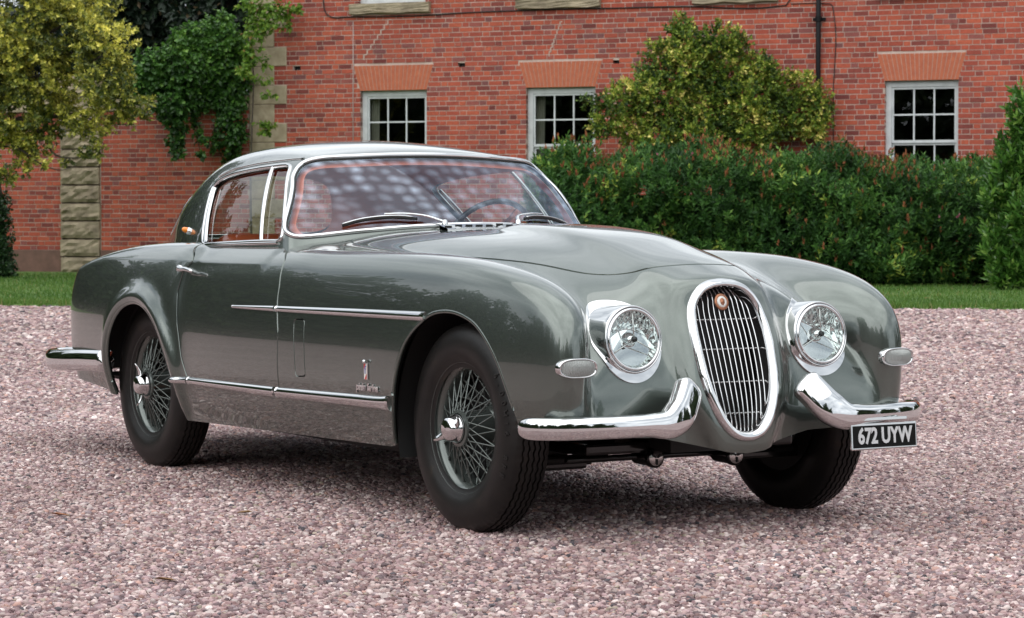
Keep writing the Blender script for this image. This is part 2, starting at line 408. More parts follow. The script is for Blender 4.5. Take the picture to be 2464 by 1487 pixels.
m_lining = simple('tan_headlining', (.56, .15, .085), .8)
m_white = simple('white_enamel', (.75, .74, .70), .3, coat=.5)
m_red = simple('red_enamel', (.55, .03, .02), .3, coat=.5)
m_blue = simple('blue_enamel', (.02, .03, .30), .3, coat=.5)
m_copper = simple('copper_brown', (.36, .16, .09), .3, .7)
m_amber = simple('amber_lens', (.95, .26, .0), .2, coat=.6)
m_red_lens = simple('red_lens', (.5, .015, .01), .12, coat=1.0)
m_silver = simple('silver_letter', (.62, .63, .63), .35, .3)
m_wheel = simple('wheel_grey_green', (.135, .155, .145), .26, .55, coat=.5)
m_drum = simple('brake_grey', (.10, .115, .11), .35, .3, coat=.5)
def make_tyre():
    m, nt, b = nmat('tyre_rubber'); oc = objcoord(nt)
    sx = nt.nodes.new('ShaderNodeSeparateXYZ'); nt.links.new(oc, sx.inputs[0])
    n = noise(nt, 14.0, 5, .6, vec=oc)
    r = ramp(nt, [(.35, (.007, .0066, .0064)), (.62, (.012, .0105, .0095)), (.80, (.028, .020, .013))]); nt.links.new(n.outputs[0], r.inputs[0])
    nt.links.new(r.outputs[0], b.inputs['Base Color']); b.inputs['Roughness'].default_value = .42; b.inputs['Specular IOR Level'].default_value = .34
    n2 = noise(nt, 160.0, 3, .6, vec=oc); bump(nt, b, n2.outputs[0], .12, .004); return m
m_tyre = make_tyre()
def schlick(nt, f0=.06):
    """two-sided Fresnel: the same from inside and outside of a thin pane"""
    g = nt.nodes.new('ShaderNodeNewGeometry'); d = nt.nodes.new('ShaderNodeVectorMath'); d.operation = 'DOT_PRODUCT'
    nt.links.new(g.outputs['Incoming'], d.inputs[0]); nt.links.new(g.outputs['Normal'], d.inputs[1])
    a = nt.nodes.new('ShaderNodeMath'); a.operation = 'ABSOLUTE'; nt.links.new(d.outputs['Value'], a.inputs[0])
    b = nt.nodes.new('ShaderNodeMath'); b.operation = 'SUBTRACT'; b.inputs[0].default_value = 1.0; nt.links.new(a.outputs[0], b.inputs[1]); b.use_clamp = True
    c = nt.nodes.new('ShaderNodeMath'); c.operation = 'POWER'; nt.links.new(b.outputs[0], c.inputs[0]); c.inputs[1].default_value = 5.0
    e = nt.nodes.new('ShaderNodeMath'); e.operation = 'MULTIPLY_ADD'; nt.links.new(c.outputs[0], e.inputs[0]); e.inputs[1].default_value = 1 - f0; e.inputs[2].default_value = f0
    return e
def make_glass(name, tint=(1, 1, 1), pattern=False):
    m = bpy.data.materials.new(name); m.use_nodes = True; nt = m.node_tree; nt.nodes.clear()
    out = nt.nodes.new('ShaderNodeOutputMaterial'); mix = nt.nodes.new('ShaderNodeMixShader')
    tr = nt.nodes.new('ShaderNodeBsdfTransparent'); gl = nt.nodes.new('ShaderNodeBsdfGlossy'); fr = schlick(nt)
    tr.inputs[0].default_value = (*tint, 1); gl.inputs['Roughness'].default_value = .0
    L = nt.links.new; fac = fr.outputs[0]
    if pattern:
        # tempered-glass stress marks: a quasi regular grid of pale blue spots in the pane
        oc = objcoord(nt); mp = nt.nodes.new('ShaderNodeMapping'); mp.inputs['Scale'].default_value = (0.0, 16.5, 29.0); L(oc, mp.inputs['Vector'])
        nz = noise(nt, .8, 2, .5, vec=mp.outputs[0]); ad = nt.nodes.new('ShaderNodeMixRGB'); ad.blend_type = 'LINEAR_LIGHT'; ad.inputs[0].default_value = .22
        L(mp.outputs[0], ad.inputs[1]); L(nz.outputs['Color'], ad.inputs[2])
        vo = nt.nodes.new('ShaderNodeTexVoronoi'); vo.feature = 'SMOOTH_F1'; vo.inputs['Scale'].default_value = 1.0; vo.inputs['Randomness'].default_value = .5; vo.inputs['Smoothness'].default_value = .35
        L(ad.outputs[0], vo.inputs['Vector'])
        r = ramp(nt, [(.04, (1, 1, 1)), (.30, (.40, .40, .40)), (.58, (.02, .02, .02))]); L(vo.outputs['Distance'], r.inputs[0])
        n3 = noise(nt, 2.2, 2, .5, vec=oc); r3 = ramp(nt, [(.34, (.30, .30, .30)), (.60, (1, 1, 1))]); L(n3.outputs[0], r3.inputs[0])
        mu = nt.nodes.new('ShaderNodeMath'); mu.operation = 'MULTIPLY'; L(r.outputs[0], mu.inputs[0]); L(r3.outputs[0], mu.inputs[1])
        mu2 = nt.nodes.new('ShaderNodeMath'); mu2.operation = 'MULTIPLY_ADD'; L(mu.outputs[0], mu2.inputs[0]); mu2.inputs[1].default_value = .34; L(fr.outputs[0], mu2.inputs[2]); fac = mu2.outputs[0]
        gl.inputs[0].default_value = (.72, .83, 1.0, 1)
    L(fac, mix.inputs[0]); L(tr.outputs[0], mix.inputs[1]); L(gl.outputs[0], mix.inputs[2]); L(mix.outputs[0], out.inputs[0]); return m
m_glass = make_glass('window_glass', (.90, .93, .90)); m_ws = make_glass('windscreen_glass', (.86, .90, .90), True)
def make_lens():
    m = make_glass('fluted_lamp_glass', (.93, .97, .96)); nt = m.node_tree; oc = objcoord(nt)
    wv = nt.nodes.new('ShaderNodeTexWave'); wv.inputs['Scale'].default_value = 22; wv.inputs['Distortion'].default_value = 2.5; wv.bands_direction = 'Y'; nt.links.new(oc, wv.inputs[0])
    bp = nt.nodes.new('ShaderNodeBump'); bp.inputs['Strength'].default_value = .5; bp.inputs['Distance'].default_value = .006; nt.links.new(wv.outputs[0], bp.inputs['Height'])
    for n in nt.nodes:
        if n.type == 'BSDF_GLOSSY': nt.links.new(bp.outputs[0], n.inputs['Normal'])
    return m
m_lens = make_lens()
def make_reflector():
    m, nt, b = nmat('lamp_reflector'); b.inputs['Base Color'].default_value = (.70, .74, .73, 1); b.inputs['Metallic'].default_value = 1; b.inputs['Roughness'].default_value = .04
    oc = objcoord(nt); wv = nt.nodes.new('ShaderNodeTexWave'); wv.inputs['Scale'].default_value = 16; wv.inputs['Distortion'].default_value = 5; wv.inputs['Detail'].default_value = 2; wv.bands_direction = 'Y'
    nt.links.new(oc, wv.inputs[0]); bump(nt, b, wv.outputs[0], .8, .010); return m
m_refl = make_reflector()

# ================================================================== setting: ground, house, garden wall
rng = np.random.default_rng(11)
def at(px, py, d):
    """a place seen d metres ahead, in the picture's own 2463-wide units"""
    return np.array([(px - 1231.5) / 6193.0 * d, d, CAM_H + (519.0 - py) / 6193.0 * d])
def stone_ground():
    m, nt, b = nmat('gravel_ground'); g = nt.nodes.new('ShaderNodeNewGeometry'); L = nt.links.new
    v = nt.nodes.new('ShaderNodeTexVoronoi'); v.inputs['Scale'].default_value = 62; L(g.outputs['Position'], v.inputs['Vector'])
    sep = nt.nodes.new('ShaderNodeSeparateColor'); L(v.outputs['Color'], sep.inputs[0])
    r = ramp(nt, GRAVEL_STOPS, 'CONSTANT'); L(sep.outputs[0], r.inputs[0])
    n = noise(nt, .55, 4, .6, vec=g.outputs['Position']); r2 = ramp(nt, [(.3, (.80, .79, .79)), (.7, (1.04, 1.04, 1.05))]); L(n.outputs[0], r2.inputs[0])
    mx = nt.nodes.new('ShaderNodeMixRGB'); mx.blend_type = 'MULTIPLY'; mx.inputs[0].default_value = 1; L(r.outputs[0], mx.inputs[1]); L(r2.outputs[0], mx.inputs[2])
    L(mx.outputs[0], b.inputs['Base Color']); b.inputs['Roughness'].default_value = .85
    bump(nt, b, v.outputs['Distance'], .9, -.012); return m
GRAVEL_STOPS = [(0, (0.281, 0.179, 0.174)), (0.1, (0.468, 0.359, 0.337)), (0.26, (0.356, 0.25, 0.251)), (0.4, (0.225, 0.147, 0.154)), (0.5, (0.524, 0.431, 0.405)), (0.6, (0.394, 0.279, 0.264)), (0.7, (0.145, 0.103, 0.109)), (0.77, (0.618, 0.538, 0.509)), (0.85, (0.281, 0.224, 0.232)), (0.91, (0.431, 0.27, 0.227)), (0.95, (0.094, 0.086, 0.097)), (0.975, (0.375, 0.323, 0.256))]
m_ground = stone_ground()
V, F = box_vf(-220, 220, -220, 220, -.5, 0.0); ground = mesh_obj('ground', V, F, m_ground); tag(ground, 'pinkish gravel forecourt stretching out in front of the house', kind='structure')
# ---- lawn
def lawn_mat():
    m, nt, b = nmat('lawn_green'); g = nt.nodes.new('ShaderNodeNewGeometry'); L = nt.links.new
    n = noise(nt, 1.1, 5, .6, vec=g.outputs['Position']); n2 = noise(nt, 30, 3, .6, vec=g.outputs['Position'])
    r = ramp(nt, [(.30, (.045, .105, .016)), (.55, (.080, .160, .026)), (.75, (.145, .195, .045))]); L(n.outputs[0], r.inputs[0])
    r2 = ramp(nt, [(.3, (.6, .6, .6)), (.7, (1.15, 1.15, 1.15))]); L(n2.outputs[0], r2.inputs[0])
    mx = nt.nodes.new('ShaderNodeMixRGB'); mx.blend_type = 'MULTIPLY'; mx.inputs[0].default_value = 1; L(r.outputs[0], mx.inputs[1]); L(r2.outputs[0], mx.inputs[2])
    L(mx.outputs[0], b.inputs['Base Color']); b.inputs['Roughness'].default_value = .9; bump(nt, b, n2.outputs[0], .5, .03); return m
m_lawn = lawn_mat()
def lawn_edge(x): return 28.75 - .105 * x + .10 * np.sin(x * 1.7) + .05 * np.sin(x * 5.1 + 1) + .05 * np.sin(x * 13.3) * np.sin(x * 3.1) + .04 * np.sin(x * 29.0 + 2)
xs = np.linspace(-40, 40, 400); e = lawn_edge(xs); n = len(xs)
V = np.concatenate([np.c_[xs, e, np.full(n, -.01)], np.c_[xs, e + .03, np.full(n, .035)], np.c_[xs, e + .5, np.full(n, .03)], np.c_[xs, np.full(n, 60.0), np.full(n, .02)]])
F = [(a * n + k, a * n + k + 1, (a + 1) * n + k + 1, (a + 1) * n + k) for a in range(3) for k in range(n - 1)]
lawn = mesh_obj('lawn', V, F, m_lawn, smooth=True); tag(lawn, 'mown green lawn strip below the house wall', kind='structure')
def leaf_mat(name, stops, rough=.5, transl=.25, spec=.4):
    m = bpy.data.materials.new(name); m.use_nodes = True; nt = m.node_tree; b = nt.nodes['Principled BSDF']; L = nt.links.new
    a = nt.nodes.new('ShaderNodeAttribute'); a.attribute_name = 'rnd'; r = ramp(nt, stops); L(a.outputs['Fac'], r.inputs[0]); L(r.outputs[0], b.inputs['Base Color'])
    b.inputs['Roughness'].default_value = rough; b.inputs['Specular IOR Level'].default_value = spec
    if transl:
        t = nt.nodes.new('ShaderNodeBsdfTranslucent'); L(r.outputs[0], t.inputs[0]); mx = nt.nodes.new('ShaderNodeMixShader'); mx.inputs[0].default_value = transl
        L(b.outputs[0], mx.inputs[1]); L(t.outputs[0], mx.inputs[2]); L(mx.outputs[0], nt.nodes['Material Output'].inputs[0])
    return m
def rnd_mesh(name, V, F, rnd, mat, parent=None, smooth=False):
    """V (n,k,3) polygons of k corners with one random value each"""
    k = V.shape[1]; nq = V.shape[0]; me = bpy.data.meshes.new(name)
    me.vertices.add(nq * k); me.vertices.foreach_set('co', V.reshape(-1).astype(np.float32))
    F = np.asarray(F); nf = F.shape[0]; fk = F.shape[1]; idx = (np.arange(nq)[:, None, None] * k + F[None]).reshape(-1, fk)
    me.loops.add(len(idx) * fk); me.loops.foreach_set('vertex_index', idx.reshape(-1).astype(np.int32))
    me.polygons.add(len(idx)); me.polygons.foreach_set('loop_start', (np.arange(len(idx)) * fk).astype(np.int32))
    me.update(calc_edges=True); at_ = me.attributes.new('rnd', 'FLOAT', 'POINT'); at_.data.foreach_set('value', np.repeat(rnd, k).astype(np.float32))
    me.materials.append(mat)
    me.polygons.foreach_set('use_smooth', [bool(smooth)] * len(me.polygons))
    me.validate(); return link(bpy.data.objects.new(name, me), parent)
nb = 90000; x = rng.uniform(-9, 9, nb); t = rng.uniform(0, 1, nb) ** 1.6; y = lawn_edge(x) - .02 + t * 15.5
ok = np.abs(x) < .215 * y + .6; x, y = x[ok], y[ok]; nb = len(x); h = rng.uniform(.025, .065, nb) * np.where(y - lawn_edge(x) < .25, 1.5, 1); w = rng.uniform(.005, .010, nb) * (y / 30); a = rng.uniform(0, 6.28, nb); le = rng.normal(0, .02, (nb, 2))
V = np.stack([np.c_[x - w * np.cos(a), y - w * np.sin(a), np.full(nb, .015)], np.c_[x + w * np.cos(a), y + w * np.sin(a), np.full(nb, .015)], np.c_[x + le[:, 0], y + le[:, 1], .02 + h]], 1)
m_blade = leaf_mat('grass_blades', [(0, (.040, .105, .012)), (.55, (.090, .19, .026)), (.85, (.16, .23, .05)), (1, (.30, .26, .11))], .6, .2)
o = rnd_mesh('grass', V, [(0, 1, 2)], np.clip(rng.normal(.45, .22, nb) + .15 * np.sin(x * .9) * np.sin(y * 1.1), 0, 1), m_blade); tag(o, 'short mown grass blades covering the lawn strip', kind='stuff')
# ---- house
H0 = (-2.06, 44.5, 0.0); HRZ = math.atan2(-.358, .934)
house = empty('brick_house', H0, HRZ); tag(house, 'red brick house with white sash windows and stone quoins behind the car', 'house')
gwall = empty('garden_wall', H0, HRZ); tag(gwall, 'high red brick garden wall with rough stone pier beside the house', 'wall')
BR = [(0, (0.1756, 0.0389, 0.0327)), (0.09, (0.2579, 0.0605, 0.045)), (0.26, (0.3677, 0.0734, 0.045)), (0.52, (0.4336, 0.0907, 0.0508)), (0.8, (0.4775, 0.108, 0.0556)), (0.93, (0.3293, 0.0907, 0.0696)), (1, (0.2031, 0.0734, 0.0696))]
def brick_mat(name, from_obj):
    m, nt, b = nmat(name); L = nt.links.new
    if from_obj: s_ = nt.nodes.new('ShaderNodeObjectInfo').outputs['Random']
    else: a = nt.nodes.new('ShaderNodeAttribute'); a.attribute_name = 'rnd'; s_ = a.outputs['Fac']
    r = ramp(nt, BR); L(s_, r.inputs[0]); g = nt.nodes.new('ShaderNodeNewGeometry')
    n = noise(nt, 26, 5, .65, vec=g.outputs['Position']); r2 = ramp(nt, [(.25, (.72, .70, .70)), (.75, (1.18, 1.18, 1.18))]); L(n.outputs[0], r2.inputs[0])
    n3 = noise(nt, .8, 4, .6, vec=g.outputs['Position']); r3 = ramp(nt, [(.3, (.80, .78, .80)), (.7, (1.08, 1.08, 1.06))]); L(n3.outputs[0], r3.inputs[0])
    mx = nt.nodes.new('ShaderNodeMixRGB'); mx.blend_type = 'MULTIPLY'; mx.inputs[0].default_value = 1; L(r.outputs[0], mx.inputs[1]); L(r2.outputs[0], mx.inputs[2])
    mx2 = nt.nodes.new('ShaderNodeMixRGB'); mx2.blend_type = 'MULTIPLY'; mx2.inputs[0].default_value = 1; L(mx.outputs[0], mx2.inputs[1]); L(r3.outputs[0], mx2.inputs[2])
    L(mx2.outputs[0], b.inputs['Base Color']); b.inputs['Roughness'].default_value = .85; bump(nt, b, n.outputs[0], .35, .006); return m
m_brick = brick_mat('red_brick_joined', False); m_brick_o = brick_mat('red_brick', True)
def noisy(name, c0, c1, scale, rough=.85, bstr=.3, bd=.01):
    m, nt, b = nmat(name); g = nt.nodes.new('ShaderNodeNewGeometry'); n = noise(nt, scale, 6, .65, vec=g.outputs['Position']); r = ramp(nt, [(.3, c0), (.7, c1)])
    nt.links.new(n.outputs[0], r.inputs[0]); nt.links.new(r.outputs[0], b.inputs['Base Color']); b.inputs['Roughness'].default_value = rough; bump(nt, b, n.outputs[0], bstr, bd); return m
m_mortar = noisy('lime_mortar', (.46, .34, .29), (.62, .50, .43), 9)
m_stone = noisy('sandstone', (.25, .195, .125), (.46, .385, .27), 5, bstr=.6, bd=.02)
m_stone_d = noisy('weathered_sandstone', (.17, .135, .092), (.42, .35, .24), 3.2, bstr=.7, bd=.03)
m_plinth = noisy('damp_brick_plinth', (.11, .065, .05), (.24, .13, .10), 4)
m_arch = noisy('gauged_orange_brick', (.40, .105, .055), (.52, .155, .075), 14)
m_whitewood = noisy('white_window_paint', (.52, .55, .56), (.68, .71, .72), 6, .5, .05)
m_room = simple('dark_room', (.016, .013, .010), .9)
m_curtain = noisy('cream_curtain', (.42, .40, .34), (.62, .60, .53), 3)
m_pane = make_glass('house_window_glass', (.55, .58, .55))
m_iron = simple('black_iron', (.006, .006, .007), .55, spec=.2)
m_cable = simple('cable_black', (.012, .011, .010), .6); m_conduit = simple('pale_conduit', (.42, .34, .31), .6)
m_slate = noisy('roof_slate', (.05, .05, .055), (.10, .10, .11), 2)
WIN = [(-.61, .64), (2.46, 3.70), (8.61, 9.80), (11.7, 12.9)]
ZT, ZB = 3.205, 1.30; CH = .0834
UP = [(-.64, .62), (2.44, 3.70), (5.55, 6.75), (8.62, 9.82), (11.7, 12.9)]
VENT = [(-1.90, -1.75, 3.585, 3.66), (1.22, 1.35, 3.57, 3.65), (4.01, 4.12, 3.55, 3.635)]
OPEN = [(a, b, ZB, ZT) for a, b in WIN[:4]] + [(a, b, 4.70, 6.3) for a, b in UP] + VENT
SILLB = [(a - .14, b + .10, 4.53, 4.70) for a, b in UP]
def flemish(s0, s1, z0, z1, blocks, arches, left_edge=None):
    """(s, z, length, is_header) of every brick between s0 and s1"""
    out = []; k0, k1 = int(z0 / CH), int(math.ceil(z1 / CH))
    for k in range(k0, k1):
        zc = (k + .5) * CH; a = s0 if left_edge is None else left_edge(zc); iv = [(a, s1)]
        cut = [(b0, b1) for b0, b1, c0, c1 in blocks if c0 < zc < c1]
        for (tl, tr, bl, br, zt_, zb_) in arches:
            if zb_ < zc < zt_: f = (zc - zb_) / (zt_ - zb_); cut.append((bl + (tl - bl) * f - .004, br + (tr - br) * f + .004))
        for c0, c1 in cut:
            nv = []
            for p, q in iv:
                if c1 <= p or c0 >= q: nv.append((p, q)); continue
                if c0 > p: nv.append((p, c0))
                if c1 < q: nv.append((c1, q))
            iv = nv
        for p, q in iv:
            s = p - (.0 if k % 2 else .1825) - rng.uniform(0, .01); hd = False
            while s < q:
                l = .112 if hd else .233
                l += rng.normal(0, .003); x0, x1 = max(s, p), min(s + l, q)
                if x1 - x0 > .025: out.append((x0, zc + rng.normal(0, .0012), x1 - x0 - (.0 if x1 == q else 0), hd))
                s += l + .0122; hd = not hd
    return out
me_brick = bpy.data.meshes.new('brick'); V, F = box_vf(-.5, .5, -.5, .5, -.5, .5); me_brick.from_pydata(V, [], F); me_brick.materials.append(m_brick_o)
def lay(parent, bricks, pick, rest_name):
    idx = sorted(range(len(bricks)), key=lambda i: pick(bricks[i]), reverse=True)[:300]; single = set(i for i in idx if pick(bricks[i]) > 0)
    for i in single:
        s, z, l, hd = bricks[i]; inst('brick', me_brick, parent, loc=(s + l / 2, .048 + rng.normal(0, .0016), z), scale=(l, .10, CH - .0140), rot=(rng.normal(0, .006), rng.normal(0, .005), rng.normal(0, .004)))
    rest = np.array([(bricks[i][0], bricks[i][1], bricks[i][2]) for i in range(len(bricks)) if i not in single]); n = len(rest)
    bv = np.array(box_vf(0, 1, 0, 1, -.5, .5)[0]); V = np.repeat(bv[None], n, 0); dy = rng.normal(0, .0018, n)
    V[:, :, 0] = V[:, :, 0] * rest[:, 2, None] + rest[:, 0, None]; V[:, :, 1] = V[:, :, 1] * .095 + dy[:, None] - .002; V[:, :, 2] = V[:, :, 2] * (CH - .0140) + rest[:, 1, None]
    o = rnd_mesh(rest_name, V, [f for k, f in enumerate(box_vf(0, 1, 0, 1, 0, 1)[1]) if k != 4], rng.uniform(0, 1, n), m_brick, parent); o["kind"] = "stuff"; return o
ARCHES = [(a - .125, b + .125, a - .0, b + .0, 3.64, ZT) for a, b in WIN[:4]]
def quoin_edge(z): 
    return (-2.02 if int(z / .333) % 2 else -2.26) + .004
hb = flemish(-2.3, 20.0, 0.0, 6.55, OPEN + SILLB + [(5.4, 6.9, 0, 0)], ARCHES, quoin_edge)
lay(house, hb, lambda b: (b[0] + 20) if (2.35 < b[1] < 4.42 and b[0] < 10.75 and not (4.0 < b[0] < 7.8 and b[1] < 4.0)) else 0, 'brickwork')
mb = MB()                                               # backing wall: mortar face 7 mm behind the bricks
cuts = sorted(set([-2.74, 20.0] + [v for o_ in OPEN for v in o_[:2]]))
for p, q in zip(cuts[:-1], cuts[1:]):
    mid = (p + q) / 2; hs = sorted([(o_[2], o_[3]) for o_ in OPEN if o_[0] < mid < o_[1]]); z = 0.0
    for a, b in hs:
        if a > z: mb.box(p, q, .0050, .32, z, a)
        z = b
    mb.box(p, q, .0050, .32, z, 6.56)
mb.build('mortar_wall', m_mortar, house)
mb = MB(); mb.box(-2.74, -2.44, .325, 8.0, 0, 6.56); mb.box(19.7, 20.0, .325, 8.0, 0, 6.56); mb.box(-2.44, 19.7, 7.7, 8.0, 0, 6.56); mb.build('side_wall', m_plinth, house)
mb = MB(); mb.add([(-3.0, -.35, 6.57), (20.3, -.35, 6.57), (20.3, 4.1, 9.2), (-3.0, 4.1, 9.2), (20.3, 8.5, 6.57), (-3.0, 8.5, 6.57), (-3.0, -.35, 6.47), (20.3, -.35, 6.47), (20.3, 8.5, 6.47), (-3.0, 8.5, 6.47)], [(0, 1, 2, 3), (3, 2, 4, 5), (6, 9, 8, 7), (0, 6, 7, 1), (4, 8, 9, 5), (1, 7, 8, 4, 2), (0, 3, 5, 9, 6)]); mb.build('roof', m_slate, house)
for k in range(20):                                     # quoins
    z0 = k * .333; rgt = -2.02 if k % 2 else -2.26
    if z0 + .333 > 6.56: break
    mb = MB(); mb.box(-2.748, rgt, -.016, .30, z0 + .004, z0 + .329); o = mb.build('quoin_stone', m_stone, house, bevel=.012)
def wobble(o, amp, fz=3.0):
    for v in o.data.vertices:
        v.co.x += amp * math.sin(7 * v.co.z * fz + 3 * v.co.x); v.co.z += amp * .6 * math.sin(9 * v.co.x + 2)
for (tl, tr, bl, br, zt_, zb_) in ARCHES:               # flat arches of gauged brick
    ar = bpy.data.objects.new('flat_arch', None); ar.empty_display_size = .1; link(ar, house); N_ = 19
    mesh_obj('arch_joint', [(bl, -.0025, zb_ + .002), (br, -.0025, zb_ + .002), (tr, -.0025, zt_ - .004), (tl, -.0025, zt_ - .004)], [(0, 1, 2, 3)], m_mortar, ar)
    for k in range(N_):
        f0, f1 = k / N_, (k + 1) / N_; g = .0045; X = lambda f, a, b: a + (b - a) * f; y0, y1 = -.006 - rng.uniform(0, .002), .1
        V = [(X(f0, bl, br) + g, y0, zb_), (X(f1, bl, br) - g, y0, zb_), (X(f1, tl, tr) - g, y0, zt_ - .006), (X(f0, tl, tr) + g, y0, zt_ - .006)]; V += [(a, y1, c) for a, _, c in V]
        mesh_obj('voussoir', V, [(0, 1, 2, 3), (1, 5, 6, 2), (4, 0, 3, 7), (3, 2, 6, 7), (0, 4, 5, 1)], m_arch, ar)
def sash_window(s0, s1, z0, z1, rail, curtain):
    w = bpy.data.objects.new('sash_window', None); w.empty_display_size = .1; link(w, house); y = .095
    mb = MB(); sb = .095
    mb.box(s0, s0 + sb, y, y + .12, z0, z1); mb.box(s1 - sb * .55, s1, y, y + .12, z0, z1); mb.box(s0 + sb, s1 - sb * .55, y, y + .12, z1 - .10, z1); mb.box(s0 + sb, s1 - sb * .55, y, y + .12, z0, z0 + .07); mb.build('window_frame', m_whitewood, w, bevel=.006)
    a, b = s0 + sb + .001, s1 - sb * .55 - .001
    for (c, d, yy) in ((rail, z1 - .101, y + .018), (z0 + .071, rail - .001, y + .052)):
        mb = MB(); mb.box(a, a + .030, yy, yy + .04, c, d); mb.box(b - .030, b, yy, yy + .04, c, d); mb.box(a + .03, b - .03, yy, yy + .04, c, c + .045); mb.box(a + .03, b - .03, yy, yy + .04, d - .035, d); mb.build('sash', m_whitewood, w)
        gx = [a + .03 + (b - a - .06) * f for f in (0, 1 / 3, 2 / 3, 1)]; gz = [c + .045, (c + .045 + d - .035) / 2, d - .035]
        for x in gx[1:3]: mb = MB(); mb.box(x - .0125, x + .0125, yy + .004, yy + .032, gz[0] + .001, gz[2] - .001); mb.build('glazing_bar', m_whitewood, w)
        for k in range(3):
            x0, x1 = gx[k] + (.0126 if k else .001), gx[k + 1] - (.0126 if k < 2 else .001); mb = MB(); mb.box(x0, x1, yy + .005, yy + .031, gz[1] - .0125, gz[1] + .0125); mb.build('glazing_bar', m_whitewood, w)
            for j in range(2):
                zz0, zz1 = gz[j] + (.0125 if j else 0), gz[j + 1] - (0 if j else .0125); t = rng.normal(0, .003, 2)
                mesh_obj('pane', [(x0, yy + .018 + t[0], zz0), (x1, yy + .018 - t[0], zz0), (x1, yy + .018 + t[1], zz1), (x0, yy + .018 - t[1], zz1)], [(0, 1, 2, 3)], m_pane, w)
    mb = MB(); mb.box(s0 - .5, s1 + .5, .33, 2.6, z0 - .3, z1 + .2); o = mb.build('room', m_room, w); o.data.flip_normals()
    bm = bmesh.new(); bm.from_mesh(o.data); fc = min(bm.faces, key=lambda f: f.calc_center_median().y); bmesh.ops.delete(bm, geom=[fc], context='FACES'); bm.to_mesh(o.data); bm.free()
    if curtain:
        t = np.linspace(0, 1, 28); V = []; 
        for zz, wd in ((z0 + .05, .13), ((z0 + z1) / 2, .145), (z1 - .10, .16)): V += [(s0 + sb - .02 + wd * a_, .30 + .022 * math.sin(a_ * 26), zz) for a_ in t]
        F = [(r * 28 + k, r * 28 + k + 1, (r + 1) * 28 + k + 1, (r + 1) * 28 + k) for r in range(2) for k in range(27)]; mesh_obj('curtain', V, F, m_curtain, w, True)
    return w
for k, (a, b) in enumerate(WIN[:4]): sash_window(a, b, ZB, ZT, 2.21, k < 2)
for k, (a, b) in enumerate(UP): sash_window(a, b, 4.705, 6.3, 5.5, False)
for a, b, c, d in SILLB + [(a - .08, b + .08, ZB - .13, ZB - .002) for a, b in WIN[:4]]:
    bm = bmesh.new(); V, F = box_vf(a, b, -.10, .094, c, d); vs_ = [bm.verts.new(v) for v in V]; [bm.faces.new([vs_[i] for i in f]) for f in F]
    bmesh.ops.subdivide_edges(bm, edges=bm.edges[:], cuts=7, use_grid_fill=True)
    for v in bm.verts:
        if v.co.y < .09: v.co.z += .012 * math.sin(v.co.x * 9 + v.co.y * 20) * (v.co.z < (c + d) / 2) + rng.normal(0, .003); v.co.y += rng.normal(0, .006)
    me = bpy.data.meshes.new('stone_sill'); bm.to_mesh(me); bm.free(); me.materials.append(m_stone_d); inst('stone_sill', me, house)
for a, b, c, d in VENT: mb = MB(); mb.box(a, b, .09, .12, c, d); mb.build('air_vent', m_black, house)
dp = bpy.data.objects.new('downpipe', None); dp.empty_display_size = .1; link(dp, house)
V, F = tube_vf([(7.535, -.075, .1), (7.535, -.075, 6.4)], .040, 14); mesh_obj('pipe', V, F, m_iron, dp, True)
for z in (1.2, 2.7, 4.22, 5.7): mb = MB(); mb.lathe([(.041, -.045), (.052, -.04), (.052, .04), (.041, .045)], 16, Matrix.Translation((7.535, -.075, z))); mb.box(7.43, 7.64, -.025, .004, z - .025, z + .025); mb.build('pipe_collar', m_iron, dp)
V, F = tube_vf(arc_pts([(-1.30, -.014, 5.3), (-1.30, -.014, 4.75), (-1.26, -.014, 4.56), (-1.15, -.014, 4.49), (-.9, -.016, 4.485), (.3, -.016, 4.47), (1.5, -.016, 4.50), (2.2, -.016, 4.505), (3.9, -.016, 4.50), (5.2, -.016, 4.49), (6.85, -.016, 4.45), (7.0, -.016, 4.47), (7.06, -.016, 4.6), (7.08, -.014, 5.2)], 90), .011, 6); mesh_obj('cable', V, F, m_cable, house, True)
V, F = tube_vf(arc_pts([(7.06, -.012, 4.48), (7.6, -.012, 4.47), (7.74, -.012, 4.45), (7.772, -.012, 4.3), (7.772, -.012, 3.0), (7.785, -.012, 1.6)], 50), .007, 6); mesh_obj('cable', V, F, m_cable, house, True)
V, F = tube_vf([(-.74, -.012, 1.2), (-.742, -.012, 3.0), (-.735, -.012, 4.40)], .0085, 6); mesh_obj('conduit', V, F, m_conduit, house, True)
for p, q in (((-.02, 4.42), (-.6, 3.66)), ((3.1, 4.3), (2.85, 3.66))):   # old mortar repair of a stepped crack
    pts = [p]; k = 9
    for i in range(1, k): f = i / k; x = p[0] + (q[0] - p[0]) * f; z = p[1] + (q[1] - p[1]) * f; pts += [(x, pts[-1][1]), (x, z)]
    V, F = [], []
    mb = MB()
    for (x0, z0), (x1, z1) in zip(pts[:-1], pts[1:]): mb.box(min(x0, x1) - .009, max(x0, x1) + .009, -.0055, .01, min(z0, z1) - .009, max(z0, z1) + .009)
    mb.build('crack_repair', m_mortar, house)
